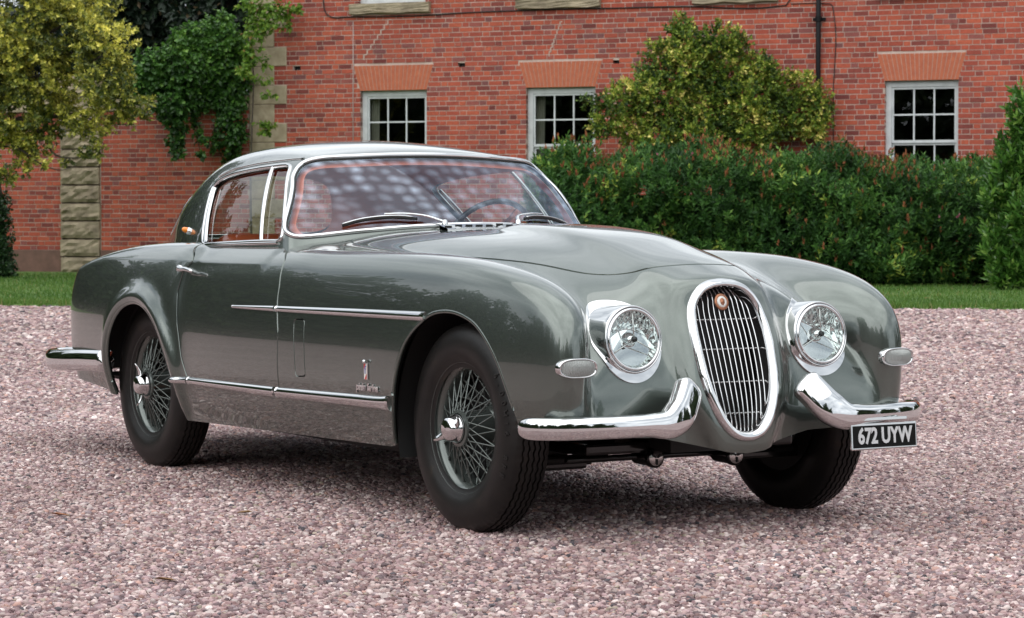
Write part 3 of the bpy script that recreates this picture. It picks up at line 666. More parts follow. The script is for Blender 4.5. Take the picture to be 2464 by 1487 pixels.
# ---- garden wall
PIER = (-6.57, -5.75)
gb = flemish(-30.0, -2.76, .42, 2.92, [(PIER[0] - .01, PIER[1] + .01, 0, 9)], [])
lay(gwall, gb, lambda b: (b[0] + 20) if (.55 < b[1] < 2.7) else 0, 'brickwork')
mb = MB(); mb.box(-30.0, PIER[0] + .01, .0050, .40, 0, 2.92); mb.box(PIER[1] - .01, -2.76, .0050, .40, 0, 2.92); mb.box(PIER[0], PIER[1], .05, .40, 0, 3.2); mb.build('mortar_wall', m_mortar, gwall)
mb = MB(); mb.box(-30.0, PIER[0] - .005, -.02, .005, 0, .415); mb.box(PIER[1] + .005, -2.76, -.02, .005, 0, .415); mb.build('plinth', m_plinth, gwall)
def rough_block(name, x0, x1, y0, y1, z0, z1, mat, parent, amp=.018):
    bm = bmesh.new(); nx, nz = 9, 5; g = [[None] * (nz + 1) for _ in range(nx + 1)]
    for i in range(nx + 1):
        for j in range(nz + 1):
            ed = min(i, nx - i, 1) * min(j, nz - j, 1); g[i][j] = bm.verts.new((x0 + (x1 - x0) * i / nx + rng.normal(0, .003), y0 - (amp * 1.6 + rng.normal(0, amp)) * ed, z0 + (z1 - z0) * j / nz + rng.normal(0, .003)))
    for i in range(nx):
        for j in range(nz): bm.faces.new((g[i][j], g[i + 1][j], g[i + 1][j + 1], g[i][j + 1]))
    ring = [g[i][0] for i in range(nx + 1)] + [g[nx][j] for j in range(1, nz + 1)] + [g[i][nz] for i in range(nx - 1, -1, -1)] + [g[0][j] for j in range(nz - 1, 0, -1)]
    bk = [bm.verts.new((v.co.x, y1, v.co.z)) for v in ring]; m = len(ring)
    for k in range(m): bm.faces.new((ring[k], bk[k], bk[(k + 1) % m], ring[(k + 1) % m]))
    bmesh.ops.recalc_face_normals(bm, faces=bm.faces); me = bpy.data.meshes.new(name); bm.to_mesh(me); bm.free(); me.materials.append(mat); return inst(name, me, parent)
z = 0.0
for k in range(10):
    h = .325 if k else .30; rough_block('stone_block', PIER[0] + rng.uniform(0, .015), PIER[1] - rng.uniform(0, .015), -.05, .06, z + .014, z + h - .014, m_stone_d, gwall); z += h
rough_block('pier_cap', PIER[0] - .09, PIER[1] + .09, -.14, .10, 3.23, 3.38, m_stone_d, gwall, .008); rough_block('pier_cap', PIER[0] - .02, PIER[1] + .02, -.08, .10, 3.38, 3.56, m_stone_d, gwall, .006)
s = -29.28
while s < -2.9:
    l = min(.82, -2.765 - s)
    if s + l < PIER[0] or s > PIER[1]: rough_block('coping_stone', s + .004, s + l - .004, -.05, .42, 2.93, 3.16, m_stone, gwall, .004)
    else:
        if s < PIER[0]: rough_block('coping_stone', s + .004, PIER[0] - .004, -.05, .42, 2.93, 3.16, m_stone, gwall, .004)
        if s + l > PIER[1]: rough_block('coping_stone', PIER[1] + .004, s + l - .004, -.05, .42, 2.93, 3.16, m_stone, gwall, .004)
    s += l
# ================================================================== planting
def unit(v): return v / (np.linalg.norm(v, axis=-1, keepdims=True) + 1e-9)
def sprigs(C, A, K, L, ln, wd, spread=.9, fold=.25, droop=0.0):
    """leaf quads (n,4,3) on short shoots: centres C, axes A, K leaves each"""
    n = len(C); C = np.repeat(C, K, 0); A = unit(np.repeat(A, K, 0)); m = len(C)
    t = np.tile(np.linspace(-.5, .55, K), n) + rng.normal(0, .06, m); az = np.tile(np.arange(K) * 2.4, n) + rng.uniform(0, 6.28, m) * .25 + np.repeat(rng.uniform(0, 6.28, n), K)
    ref = np.where(np.abs(A[:, 2:3]) < .9, np.array([[0, 0, 1.0]]), np.array([[1.0, 0, 0]])); P = unit(np.cross(A, ref)); Q = np.cross(A, P)
    rad = np.cos(az)[:, None] * P + np.sin(az)[:, None] * Q; th = spread * (1.15 - .55 * np.tile(np.linspace(0, 1, K), n)) + rng.normal(0, .15, m)
    D = unit(A * np.cos(th)[:, None] + rad * np.sin(th)[:, None] - np.array([0, 0, droop])); S = unit(np.cross(D, A + rad * .3 + rng.normal(0, .25, (m, 3)))); Nn = np.cross(S, D)
    l = ln * rng.uniform(.65, 1.2, m)[:, None]; w = wd * rng.uniform(.75, 1.2, m)[:, None]; B = C + A * (t * L)[:, None]
    mid = B + D * l * .48
    return np.stack([B, mid - S * w + Nn * w * fold, B + D * l - Nn * w * fold, mid + S * w + Nn * w * fold], 1), m
QF = [(0, 1, 2), (0, 2, 3)]
def lobes_points(lobes, dens, shell=.55, fy=.8):
    """points in a set of (x,y,z,r) lobes, denser to the outside, facing out"""
    C, A = [], []
    for (x, y, z, r) in lobes:
        n = max(6, int(dens * r * r)); d = unit(rng.normal(0, 1, (n, 3))); d[:, 1] -= .35; d = unit(d); k = r * (shell + (1 - shell) * rng.uniform(0, 1, n) ** .6) * (1 + .16 * np.sin(d[:, 0] * 7 + x * 5) * np.cos(d[:, 2] * 6 + z * 4))
        C.append(np.array([x, y, z]) + d * k[:, None] * np.array([1, fy, 1])); A.append(d)
    return np.concatenate(C), np.concatenate(A)
def px_lobes(L, d, k=1.0, jit=.25):
    out = []
    for (px, py, r) in L:
        p = at(px, py, d + rng.uniform(-jit, jit)); out.append((p[0], p[1], p[2], r / 6193.0 * d * k))
    return out
m_bark = noisy('bark', (.045, .035, .026), (.11, .09, .07), 12)
def branch(P, r0, r1, n=10):
    Q = arc_pts(P, n); return tube_vf(Q, np.linspace(r0, r1, n), 7)
# ---- variegated holly tree, front left
holly = empty('holly_tree', (at(-40, 519, 41)[0], 41.3, 0)); tag(holly, 'variegated yellow-green holly tree hanging over the pier of the garden wall', 'tree')
def sub(o, root):
    o.parent = root; o.matrix_parent_inverse = Matrix.Translation(-Vector(root.location)); return o
HL = [(50, 40, 165), (190, 40, 120), (255, 110, 85), (60, 170, 120), (170, 170, 105), (250, 190, 70), (30, 270, 95), (120, 270, 75), (200, 265, 62), (285, 240, 62), (325, 262, 42), (345, 240, 26), (20, 350, 62), (85, 345, 45), (15, 420, 30), (-40, 300, 120), (-60, 150, 160), (140, 340, 26), (225, 325, 26), (205, 375, 20), (235, 362, 22), (270, 305, 24), (300, 290, 22), (165, 385, 14), (110, 395, 16), (60, 400, 22), (120, -60, 160)]
C, A = lobes_points(px_lobes(HL, 41.0, .92, .55), 900, .45)
keep = (rng.uniform(0, 1, len(C)) > .10) & (np.sin(C[:, 0] * 6.1 + C[:, 2] * 2) * np.cos(C[:, 2] * 5.3 - C[:, 0]) > -.62); C, A = C[keep], A[keep]
Q, m = sprigs(C, A + np.array([0, 0, .2]), 9, .12, .072, .024, 1.0, .45)
rn = np.clip(np.repeat(.50 + .14 * np.sin(C[:, 0] * 3.3 + C[:, 2] * 4.1) + rng.normal(0, .15, len(C)), 9) + rng.normal(0, .15, m), 0, 1)
m_holly = leaf_mat('holly_leaf', [(0, (0.0356, 0.0593, 0.0215)), (0.35, (0.1336, 0.168, 0.0345)), (0.6, (0.3922, 0.3952, 0.0646)), (0.85, (0.7486, 0.6916, 0.1294)), (1, (1.0695, 0.988, 0.2802))], .38, .15, .5)
sub(rnd_mesh('crown', Q, QF, rn, m_holly), holly)
mb = MB(); b0 = at(-40, 519, 41.3); b0[2] = 0
def hb_(pts, r0, r1): V, F = branch(np.array(pts), r0, r1, 14); mb.add(V.tolist(), F)
P_ = lambda x, y, dd=0: at(x, y, 41.2 + dd)
hb_([b0, P_(-38, 450), P_(-20, 300), P_(10, 160), P_(60, 20)], .16, .05)
hb_([P_(-25, 330), P_(40, 290), P_(150, 280), P_(260, 262), P_(335, 250)], .055, .012); hb_([P_(-10, 230), P_(80, 190), P_(180, 170), P_(260, 130)], .05, .012); hb_([P_(20, 180), P_(110, 90), P_(200, 40)], .05, .012)
hb_([P_(60, 290), P_(110, 330), P_(130, 370), P_(195, 380), P_(240, 372)], .028, .006); hb_([P_(-20, 350), P_(50, 360), P_(100, 395), P_(150, 410), P_(185, 398)], .025, .005); hb_([P_(150, 280), P_(200, 310), P_(230, 330), P_(255, 350)], .022, .005); hb_([P_(190, 275), P_(260, 300), P_(310, 300)], .018, .005); hb_([P_(96, 260), P_(95, 300), P_(88, 340), P_(70, 380)], .03, .008)
sub(mb.build('trunk', m_bark, None, True), holly)
# ---- dark ivy round the trunk foot at the left edge
ivt = empty('ivy', at(0, 519, 42.3) * np.array([1, 1, 0])); tag(ivt, 'dark ivy column wrapping a trunk at the left edge of the lawn', 'ivy')
C, A = lobes_points(px_lobes([(2, 490, 24), (-2, 530, 30), (4, 570, 26), (2, 610, 28), (8, 645, 30), (-20, 600, 40), (20, 662, 14)], 42.3, 1, .1), 2600, .5); Q, m = sprigs(C, A, 6, .08, .06, .026, 1.1, .2, .3)
m_ivy_d = leaf_mat('dark_ivy_leaf', [(0, (0.0112, 0.028, 0.0112)), (0.6, (0.0308, 0.077, 0.0252)), (1, (0.098, 0.182, 0.056))], .35, .15)
sub(rnd_mesh('foliage', Q, QF, np.clip(rng.normal(.45, .25, m), 0, 1), m_ivy_d), ivt)
V, F = branch(np.array([at(0, 668, 42.4), at(0, 570, 42.4), at(-3, 470, 42.4), at(-15, 400, 42.4)]), .11, .06); sub(mesh_obj('stem', V, F, m_bark, None, True), ivt)
# ---- ivy over the garden wall
ivy = empty('ivy', at(470, 519, 45.4) * np.array([1, 1, 0])); tag(ivy, 'thick green ivy spilling over the garden wall top and hanging down', 'ivy')
IL = [(450, 150, 75), (380, 175, 65), (520, 150, 75), (560, 190, 48), (480, 205, 70), (335, 190, 40), (320, 215, 22), (540, 240, 44), (556, 290, 36), (556, 335, 32), (562, 375, 24), (425, 250, 45), (425, 300, 30), (420, 340, 22), (428, 370, 15), (395, 260, 28), (468, 270, 14), (466, 300, 10), (487, 340, 10), (485, 370, 9), (480, 320, 8), (520, 330, 16), (515, 350, 12), (540, 100, 48), (450, 105, 38), (500, 95, 40), (560, 130, 38), (578, 210, 20), (440, 80, 16), (578, 250, 18), (576, 320, 20), (572, 385, 16), (500, 60, 20), (540, 50, 24), (470, 60, 14)]
C, A = lobes_points(px_lobes(IL, 45.35, .9, .2), 1250, .45, .45); Q, m = sprigs(C, A * np.array([1, 1, .6]), 7, .10, .085, .036, 1.1, .2, .45)
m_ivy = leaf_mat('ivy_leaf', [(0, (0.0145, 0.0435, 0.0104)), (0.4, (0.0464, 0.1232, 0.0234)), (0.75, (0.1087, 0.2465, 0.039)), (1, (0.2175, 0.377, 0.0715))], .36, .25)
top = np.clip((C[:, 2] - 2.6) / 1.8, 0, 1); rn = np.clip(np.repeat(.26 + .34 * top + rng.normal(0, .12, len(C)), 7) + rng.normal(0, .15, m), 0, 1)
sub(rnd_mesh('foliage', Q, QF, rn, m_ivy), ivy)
mb = MB()
for L_ in ([(420, 225), (428, 300), (425, 375)], [(470, 235), (468, 300), (487, 380)], [(515, 300), (525, 360), (545, 392)], [(560, 390), (575, 300), (585, 150)], [(500, 600), (540, 430), (565, 330)]): V, F = branch(np.array([at(x, y, 45.6) for x, y in L_]), .012, .006, 12); mb.add(V.tolist(), F)
sub(mb.build('stem', m_bark, None, True), ivy)
# ---- lighter creeper on the quoins
cr = empty('creeper', at(640, 519, 44.9) * np.array([1, 1, 0])); tag(cr, 'light green creeper climbing the stone quoins at the corner of the house', 'creeper')
C, A = lobes_points(px_lobes([(618, 50, 24), (640, 30, 26), (668, 28, 22), (690, 40, 16), (700, 25, 12), (612, 90, 24), (608, 130, 24), (628, 75, 18), (690, 62, 10), (660, 55, 14), (598, 15, 22), (635, 195, 14), (648, 230, 12), (640, 150, 14), (628, 300, 14), (648, 305, 12), (640, 315, 10), (592, 165, 22), (715, 20, 8)], 44.75, 1, .05), 750, .4, .3); Q, m = sprigs(C, A, 6, .10, .088, .034, 1.15, .2, .5)
m_creep = leaf_mat('creeper_leaf', [(0, (0.039, 0.1, 0.0132)), (0.5, (0.143, 0.275, 0.033)), (0.85, (0.286, 0.4125, 0.066)), (1, (0.468, 0.275, 0.11))], .42, .35)
sub(rnd_mesh('foliage', Q, QF, np.clip(rng.normal(.5, .22, m), 0, 1), m_creep), cr)
V, F = branch(np.array([at(606, 650, 45.2), at(604, 420, 45.2), at(612, 200, 45.1), at(620, 60, 45.0), at(690, 35, 44.95)]), .02, .008, 20); sub(mesh_obj('stem', V, F, m_bark, None, True), cr)
# ---- trees behind the garden wall
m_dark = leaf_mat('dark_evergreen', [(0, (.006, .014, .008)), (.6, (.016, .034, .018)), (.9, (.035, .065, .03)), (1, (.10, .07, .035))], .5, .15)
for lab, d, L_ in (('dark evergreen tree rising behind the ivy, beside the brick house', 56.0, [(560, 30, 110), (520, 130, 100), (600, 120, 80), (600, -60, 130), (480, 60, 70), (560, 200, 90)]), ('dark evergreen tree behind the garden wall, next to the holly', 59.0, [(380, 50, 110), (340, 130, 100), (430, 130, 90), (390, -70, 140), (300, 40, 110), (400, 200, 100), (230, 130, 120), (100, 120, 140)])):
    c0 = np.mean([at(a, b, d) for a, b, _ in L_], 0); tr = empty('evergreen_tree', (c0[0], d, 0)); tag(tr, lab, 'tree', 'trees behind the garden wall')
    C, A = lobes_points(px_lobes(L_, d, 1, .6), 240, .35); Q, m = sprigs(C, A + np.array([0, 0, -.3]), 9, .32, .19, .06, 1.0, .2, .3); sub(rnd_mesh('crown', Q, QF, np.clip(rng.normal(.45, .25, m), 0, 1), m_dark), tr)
    V, F = branch(np.array([(c0[0], d, 0), (c0[0] + .1, d, 2.5), (c0[0], d, 6.5)]), .28, .06); sub(mesh_obj('trunk', V, F, m_bark, None, True), tr)
# ---- hedge of flowering shrub in front of the house
hedge = empty('hedge', (at(1850, 519, 38.5)[0], 38.5, 0)); tag(hedge, 'long dark green hedge dotted with rust-brown seed heads in front of the house', 'hedge')
def hedge_top(x): return 1.60 + .24 * np.exp(-((x - 2.7) / 1.9) ** 2) + .07 * np.sin(x * 1.3 + .5) + .09 * np.sin(x * 2.9) + .05 * np.sin(x * 6.3 + 2) - .22 * np.clip((.75 - x) / .6, 0, 1) - .12 * np.clip((x - 6.0) / 1.2, 0, 1)
def hedge_front(x, z): return 37.15 + .24 * np.sin(x * 2.1) * np.cos(z * 2.2 + x) + .16 * np.sin(x * 4.7 + z * 3.1) * np.cos(z * 5 - x * 2) + .38 * np.clip((z - 1.3) / .7, 0, 1) ** 2 + .30 * np.clip((.35 - z) / .35, 0, 1)
Cs, As, dep = [], [], []
for lay_, dn in ((0, 1700), (.12, 1500), (.30, 1300), (.55, 1000)):
    x = rng.uniform(.25, 8.2, dn); z = rng.uniform(.05, 1, dn) * (hedge_top(x) - lay_ * .5); y = hedge_front(x, z) + lay_ + rng.normal(0, .06, dn); Cs.append(np.c_[x, y, z]); As.append(np.c_[rng.normal(0, .35, dn), -.75 + rng.normal(0, .25, dn), .75 + rng.normal(0, .25, dn)]); dep.append(np.full(dn, lay_))
for lay_, dn in ((-.10, 420), (0, 2400), (.12, 1500)):
    x = rng.uniform(.2, 8.2, dn); y = 37.35 + rng.uniform(0, 1, dn) * 2.4; z = hedge_top(x) - lay_ + .14 * np.sin(y * 3 + x * 2) + rng.normal(0, .05, dn); Cs.append(np.c_[x, y, z]); As.append(np.c_[rng.normal(0, .3, dn), -.15 + rng.normal(0, .3, dn), np.ones(dn)]); dep.append(np.full(dn, lay_))
C = np.concatenate(Cs); A = np.concatenate(As); dep = np.concatenate(dep)
Q, m = sprigs(C, A, 10, .17, .095, .0185, .95, .25)
pat = .07 * np.sin(C[:, 0] * 2.3 + C[:, 2] * 3) + .06 * np.sin(C[:, 0] * 5.1 - C[:, 2] * 4)
rn = np.clip(np.repeat(.46 + 1.5 * pat - .25 * np.minimum(dep / .3, 1) * 0 + rng.normal(0, .19, len(C)), 10) + rng.normal(0, .12, m), 0, 1)
m_hedge = leaf_mat('hedge_leaf', [(0, (0.017, 0.0495, 0.0135)), (0.4, (0.0442, 0.1188, 0.027)), (0.75, (0.0935, 0.2145, 0.042)), (0.93, (0.187, 0.33, 0.0675)), (1, (0.408, 0.495, 0.09))], .5, .25, .3)
sub(rnd_mesh('foliage', Q, QF, rn, m_hedge), hedge)
pick = (rng.uniform(0, 1, len(C)) < np.where(dep < .05, .17, 0) * np.where(C[:, 2] > 1.5, 1.5, .45) * (1 + .9 * np.sin(C[:, 0] * 3.1 + C[:, 2] * 2.2))); Cf = C[pick] + unit(A[pick]) * .11; Af = A[pick] * .4 + np.array([0, 0, 1.0])
Q, m = sprigs(Cf, Af, 6, .05, .075, .013, .35, .3)
m_rust = leaf_mat('rust_seed_head', [(0, (0.125, 0.0375, 0.015)), (0.5, (0.275, 0.0938, 0.0375)), (1, (0.425, 0.175, 0.075))], .8, 0)
sub(rnd_mesh('seed_heads', Q, QF, rng.uniform(0, 1, m), m_rust), hedge)
pk = rng.choice(np.nonzero(dep < .05)[0], 26, replace=False); Q, m = sprigs(C[pk] + unit(A[pk]) * .12, A[pk], 6, .05, .05, .012, .5, .3); m_pink = leaf_mat('pink_flower', [(0, (.50, .12, .22)), (1, (.70, .30, .40))], .7, .2)
sub(rnd_mesh('blossom', Q, QF, rng.uniform(0, 1, m), m_pink), hedge)
mb = MB()
for k in range(60):
    x = rng.uniform(.4, 8.0); y = 37.6 + rng.uniform(0, 1.6); V, F = branch(np.array([(x, y, 0), (x + rng.normal(0, .1), y - .1, .7), (x + rng.normal(0, .25), y - .2, 1.6)]), .014, .005, 6); mb.add(V.tolist(), F)
sub(mb.build('stem', m_bark, None, True), hedge)
V, F = box_vf(.45, 8.4, 38.0, 39.5, .03, 1.35); sub(mesh_obj('dark_core', V, F, simple('core_shade', (.008, .012, .006), 1.0)), hedge)  # added solid box, shade deep inside the hedge put into its near-black colour
# ---- yellow-green shrub against the house
ws_ = empty('wall_shrub', at(1700, 519, 41.6) * np.array([1, 1, 0])); tag(ws_, 'tall yellow-green variegated shrub growing up the house wall behind the hedge', 'shrub')
SL = [(1640, 62, 26), (1625, 90, 34), (1660, 110, 50), (1720, 105, 50), (1765, 105, 38), (1590, 140, 45), (1650, 165, 70), (1740, 170, 80), (1820, 180, 52), (1560, 185, 38), (1545, 225, 50), (1490, 235, 38), (1450, 245, 26), (1460, 290, 42), (1520, 300, 55), (1600, 250, 80), (1700, 255, 90), (1800, 245, 80), (1880, 225, 45), (1940, 205, 32), (1965, 250, 36), (1900, 280, 60), (1960, 305, 38), (1800, 320, 80), (1680, 330, 80), (1580, 330, 60), (1430, 310, 24), (1410, 245, 12), (1985, 285, 16), (1845, 165, 26), (1905, 185, 18)]
C, A = lobes_points(px_lobes(SL, 41.5, .95, .2), 1500, .5, .7); Q, m = sprigs(C, A + np.array([0, 0, .3]), 8, .11, .066, .020, 1.0, .3)
pat = .22 * np.sin(C[:, 0] * 4.3 + C[:, 2] * 5) * np.sin(C[:, 0] * 2.1 - C[:, 2] * 3.7)
rn = np.clip(np.repeat(.46 + pat + rng.normal(0, .18, len(C)), 8) + rng.normal(0, .16, m), 0, 1)
m_shrub = leaf_mat('wall_shrub_leaf', [(0, (0.0224, 0.0512, 0.0112)), (0.35, (0.088, 0.16, 0.0224)), (0.6, (0.224, 0.32, 0.0392)), (0.82, (0.48, 0.512, 0.084)), (1, (0.928, 0.8, 0.266))], .42, .2)
sub(rnd_mesh('foliage', Q, QF, rn, m_shrub), ws_)
mb = MB()
for (x0, x1, y1) in ((1660, 1640, 70), (1700, 1740, 110), (1740, 1830, 180), (1640, 1560, 190), (1760, 1940, 220), (1620, 1470, 250)): V, F = branch(np.array([at(x0, 690, 41.7), at((x0 * 2 + x1) / 3, 480, 41.7), at((x0 + x1) / 2, 330, 41.6), at(x1, y1, 41.5)]), .04, .008); mb.add(V.tolist(), F)
sub(mb.build('stem', m_bark, None, True), ws_)
# ---- laurel at the right edge
lau = empty('laurel_bush', at(2470, 519, 35.4) * np.array([1, 1, 0])); tag(lau, 'glossy light green laurel bush at the right edge beside the hedge', 'bush')
LL = [(2462, 235, 22), (2455, 275, 30), (2470, 320, 45), (2440, 350, 30), (2455, 400, 50), (2415, 400, 26), (2395, 440, 22), (2440, 460, 55), (2400, 500, 35), (2480, 520, 70), (2430, 560, 60), (2400, 600, 38), (2450, 640, 60), (2410, 665, 34), (2380, 470, 14), (2500, 400, 90), (2520, 600, 90), (2500, 300, 60)]
C, A = lobes_points(px_lobes(LL, 35.2, 1, .15), 950, .45); Q, m = sprigs(C, A * np.array([.7, .7, .4]) + np.array([0, 0, .75]), 9, .16, .125, .026, .75, .3)
m_lau = leaf_mat('laurel_leaf', [(0, (0.0238, 0.072, 0.015)), (0.5, (0.0765, 0.192, 0.033)), (0.8, (0.17, 0.336, 0.06)), (1, (0.34, 0.512, 0.12))], .28, .22, .6)
sub(rnd_mesh('foliage', Q, QF, np.clip(np.repeat(rng.normal(.5, .18, len(C)), 9) + rng.normal(0, .15, m), 0, 1), m_lau), lau)
mb = MB()
for k in range(7): x = 2470 + 18 * (k - 3); V, F = branch(np.array([at(x, 695, 35.4), at(x + 5, 520, 35.4), at(2455 + (k - 3) * 22, 330, 35.3)]), .03, .008); mb.add(V.tolist(), F)
sub(mb.build('stem', m_bark, None, True), lau)
# ---- woodland on the other side of the forecourt (seen only as reflections)
m_wood = leaf_mat('woodland_leaf', [(0, (0.0156, 0.0286, 0.013)), (0.5, (0.039, 0.0715, 0.026)), (1, (0.091, 0.143, 0.0455))], .6, .2)
W_ = []
for k in range(46):
    a = math.radians(-178 + 172 * k / 45) if k < 34 else None
    if a is not None: dist = 42 + 9 * math.sin(k * 2.3); cx_, cy_ = dist * math.cos(a) * 1.0, dist * math.sin(a) + 4
    else: cx_, cy_ = -27 - 3 * math.sin(k * 1.7), -2 + (k - 34) * 3.4
    h = (7.5 + 3.2 * math.sin(k * 1.9) + (4.5 if k % 7 == 3 else 0)) if a is not None else 7.6 + 1.8 * math.sin(k * 2.1)
    for j in range(6): f = j / 5; W_.append((cx_ + rng.normal(0, .8), cy_ + rng.normal(0, .8), h * (.12 + .80 * f), (2.9 - 1.9 * f ** 1.5) * (h / 9)))
for k in range(14):
    cx_, cy_, h = -14.5 - 2.4 * k, 54 - 2.2 * k + 2 * math.sin(k * 2.7), 12.5 + 2.2 * math.sin(k * 1.7)
    for j in range(6): f = j / 5; W_.append((cx_ + rng.normal(0, .6), cy_ + rng.normal(0, .8), h * (.12 + .80 * f), (2.6 - 1.7 * f ** 1.5) * (h / 10)))
for k in range(12):
    cx_, cy_, h = 24 + 2.2 * k, 52 - 4.5 * k + 2 * math.sin(k * 2.1), 10.5 + 2.4 * math.sin(k * 1.3)
    for j in range(6): f = j / 5; W_.append((cx_ + rng.normal(0, .6), cy_ + rng.normal(0, .8), h * (.12 + .80 * f), (2.8 - 1.8 * f ** 1.5) * (h / 10)))
C, A = lobes_points(W_, 26, .6, 1.0); Q, m = sprigs(C, A, 7, .75, .50, .19, 1.1, .2)
o = rnd_mesh('woodland', Q, QF, np.clip(rng.normal(.45, .25, m), 0, 1), m_wood); tag(o, 'woodland of tall trees beyond the far side of the forecourt', kind='stuff')
# ---- gravel stones
stones = bpy.data.collections.new('gravel_stones')
m_gs, nt, b = nmat('gravel_stone'); oi = nt.nodes.new('ShaderNodeObjectInfo'); r = ramp(nt, GRAVEL_STOPS, 'CONSTANT'); nt.links.new(oi.outputs['Random'], r.inputs[0])
mu = nt.nodes.new('ShaderNodeMath'); mu.operation = 'MULTIPLY'; mu.inputs[1].default_value = 37.7; fr_ = nt.nodes.new('ShaderNodeMath'); fr_.operation = 'FRACT'; nt.links.new(oi.outputs['Random'], mu.inputs[0]); nt.links.new(mu.outputs[0], fr_.inputs[0])
r2 = ramp(nt, [(0, (.62, .60, .60)), (.6, (1.0, .99, .99)), (1, (1.28, 1.27, 1.28))]); nt.links.new(fr_.outputs[0], r2.inputs[0]); mx = nt.nodes.new('ShaderNodeMixRGB'); mx.blend_type = 'MULTIPLY'; mx.inputs[0].default_value = 1; nt.links.new(r.outputs[0], mx.inputs[1]); nt.links.new(r2.outputs[0], mx.inputs[2])
n_ = noise(nt, .75, 5, .62, vec=oi.outputs['Location']); r3 = ramp(nt, [(.34, (.82, .78, .78)), (.62, (1.10, 1.09, 1.10))]); nt.links.new(n_.outputs[0], r3.inputs[0]); mx2 = nt.nodes.new('ShaderNodeMixRGB'); mx2.blend_type = 'MULTIPLY'; mx2.inputs[0].default_value = 1; nt.links.new(mx.outputs[0], mx2.inputs[1]); nt.links.new(r3.outputs[0], mx2.inputs[2])
nt.links.new(mx2.outputs[0], b.inputs['Base Color']); b.inputs['Roughness'].default_value = .75
for k in range(7):
    bm = bmesh.new(); bmesh.ops.create_icosphere(bm, subdivisions=1 if k < 6 else 2, radius=1.0); sx = rng.uniform(.75, 1.3, 3) * np.array([1, 1, .68])
    for v in bm.verts: f = 1 + rng.normal(0, .13); v.co = Vector((v.co.x * sx[0] * f, v.co.y * sx[1] * f, v.co.z * sx[2] * f))
    me = bpy.data.meshes.new('stone'); bm.to_mesh(me); bm.free(); me.materials.append(m_gs); me.polygons.foreach_set('use_smooth', [k % 3 != 0] * len(me.polygons)); stones.objects.link(bpy.data.objects.new('stone', me))
def scatter(d0, d1, sp, size):
    ys = np.arange(d0, d1, sp); out = []
    for y in ys:
        hw = .205 * y + (.9 if y < 13 else .6); x = np.arange(-hw, hw, sp); out.append(np.c_[x, np.full(len(x), y)])
    P = np.concatenate(out); P += rng.normal(0, sp * .42, P.shape); n = len(P); s_ = size * np.exp(rng.normal(0, .30, n))
    big = rng.uniform(0, 1, n) < .02; s_[big] *= 1.35; s_ = np.minimum(s_, size * 1.9)
    return np.c_[P, s_ * .25 + rng.uniform(-.35, .35, n) * size], s_
P1, s1 = scatter(5.6, 13.0, .0120, .0072); P2, s2 = scatter(13.0, 19.0, .0185, .0105); P3, s3 = scatter(19.0, 29.6, .030, .0165)
P = np.concatenate([P1, P2, P3]); s_ = np.concatenate([s1, s2, s3]); ok = P[:, 1] < lawn_edge(P[:, 0]) + .06; P, s_ = P[ok], s_[ok]
me = bpy.data.meshes.new('gravel'); me.vertices.add(len(P)); me.vertices.foreach_set('co', P.reshape(-1).astype(np.float32)); a_ = me.attributes.new('scl', 'FLOAT', 'POINT'); a_.data.foreach_set('value', s_.astype(np.float32)); me.update()
gravel = link(bpy.data.objects.new('gravel', me)); tag(gravel, 'loose pink, grey and white pea gravel covering the forecourt', kind='stuff')
ng = bpy.data.node_groups.new('gravel_scatter', 'GeometryNodeTree'); ng.interface.new_socket('Geometry', in_out='INPUT', socket_type='NodeSocketGeometry'); ng.interface.new_socket('Geometry', in_out='OUTPUT', socket_type='NodeSocketGeometry')
gi = ng.nodes.new('NodeGroupInput'); go = ng.nodes.new('NodeGroupOutput'); ip = ng.nodes.new('GeometryNodeInstanceOnPoints'); ci = ng.nodes.new('GeometryNodeCollectionInfo'); ci.inputs['Collection'].default_value = stones; ci.inputs['Separate Children'].default_value = True; ci.inputs['Reset Children'].default_value = True
ip.inputs['Pick Instance'].default_value = True; rv = ng.nodes.new('FunctionNodeRandomValue'); rv.data_type = 'FLOAT_VECTOR'; rv.inputs[0].default_value = (-.5, -.5, 0); rv.inputs[1].default_value = (.5, .5, 6.283)
na = ng.nodes.new('GeometryNodeInputNamedAttribute'); na.data_type = 'FLOAT'; na.inputs['Name'].default_value = 'scl'
ng.links.new(gi.outputs[0], ip.inputs['Points']); ng.links.new(ci.outputs[0], ip.inputs['Instance']); ng.links.new(rv.outputs[0], ip.inputs['Rotation']); ng.links.new(na.outputs[0], ip.inputs['Scale']); ng.links.new(ip.outputs[0], go.inputs[0])
md = gravel.modifiers.new('scatter', 'NODES'); md.node_group = ng
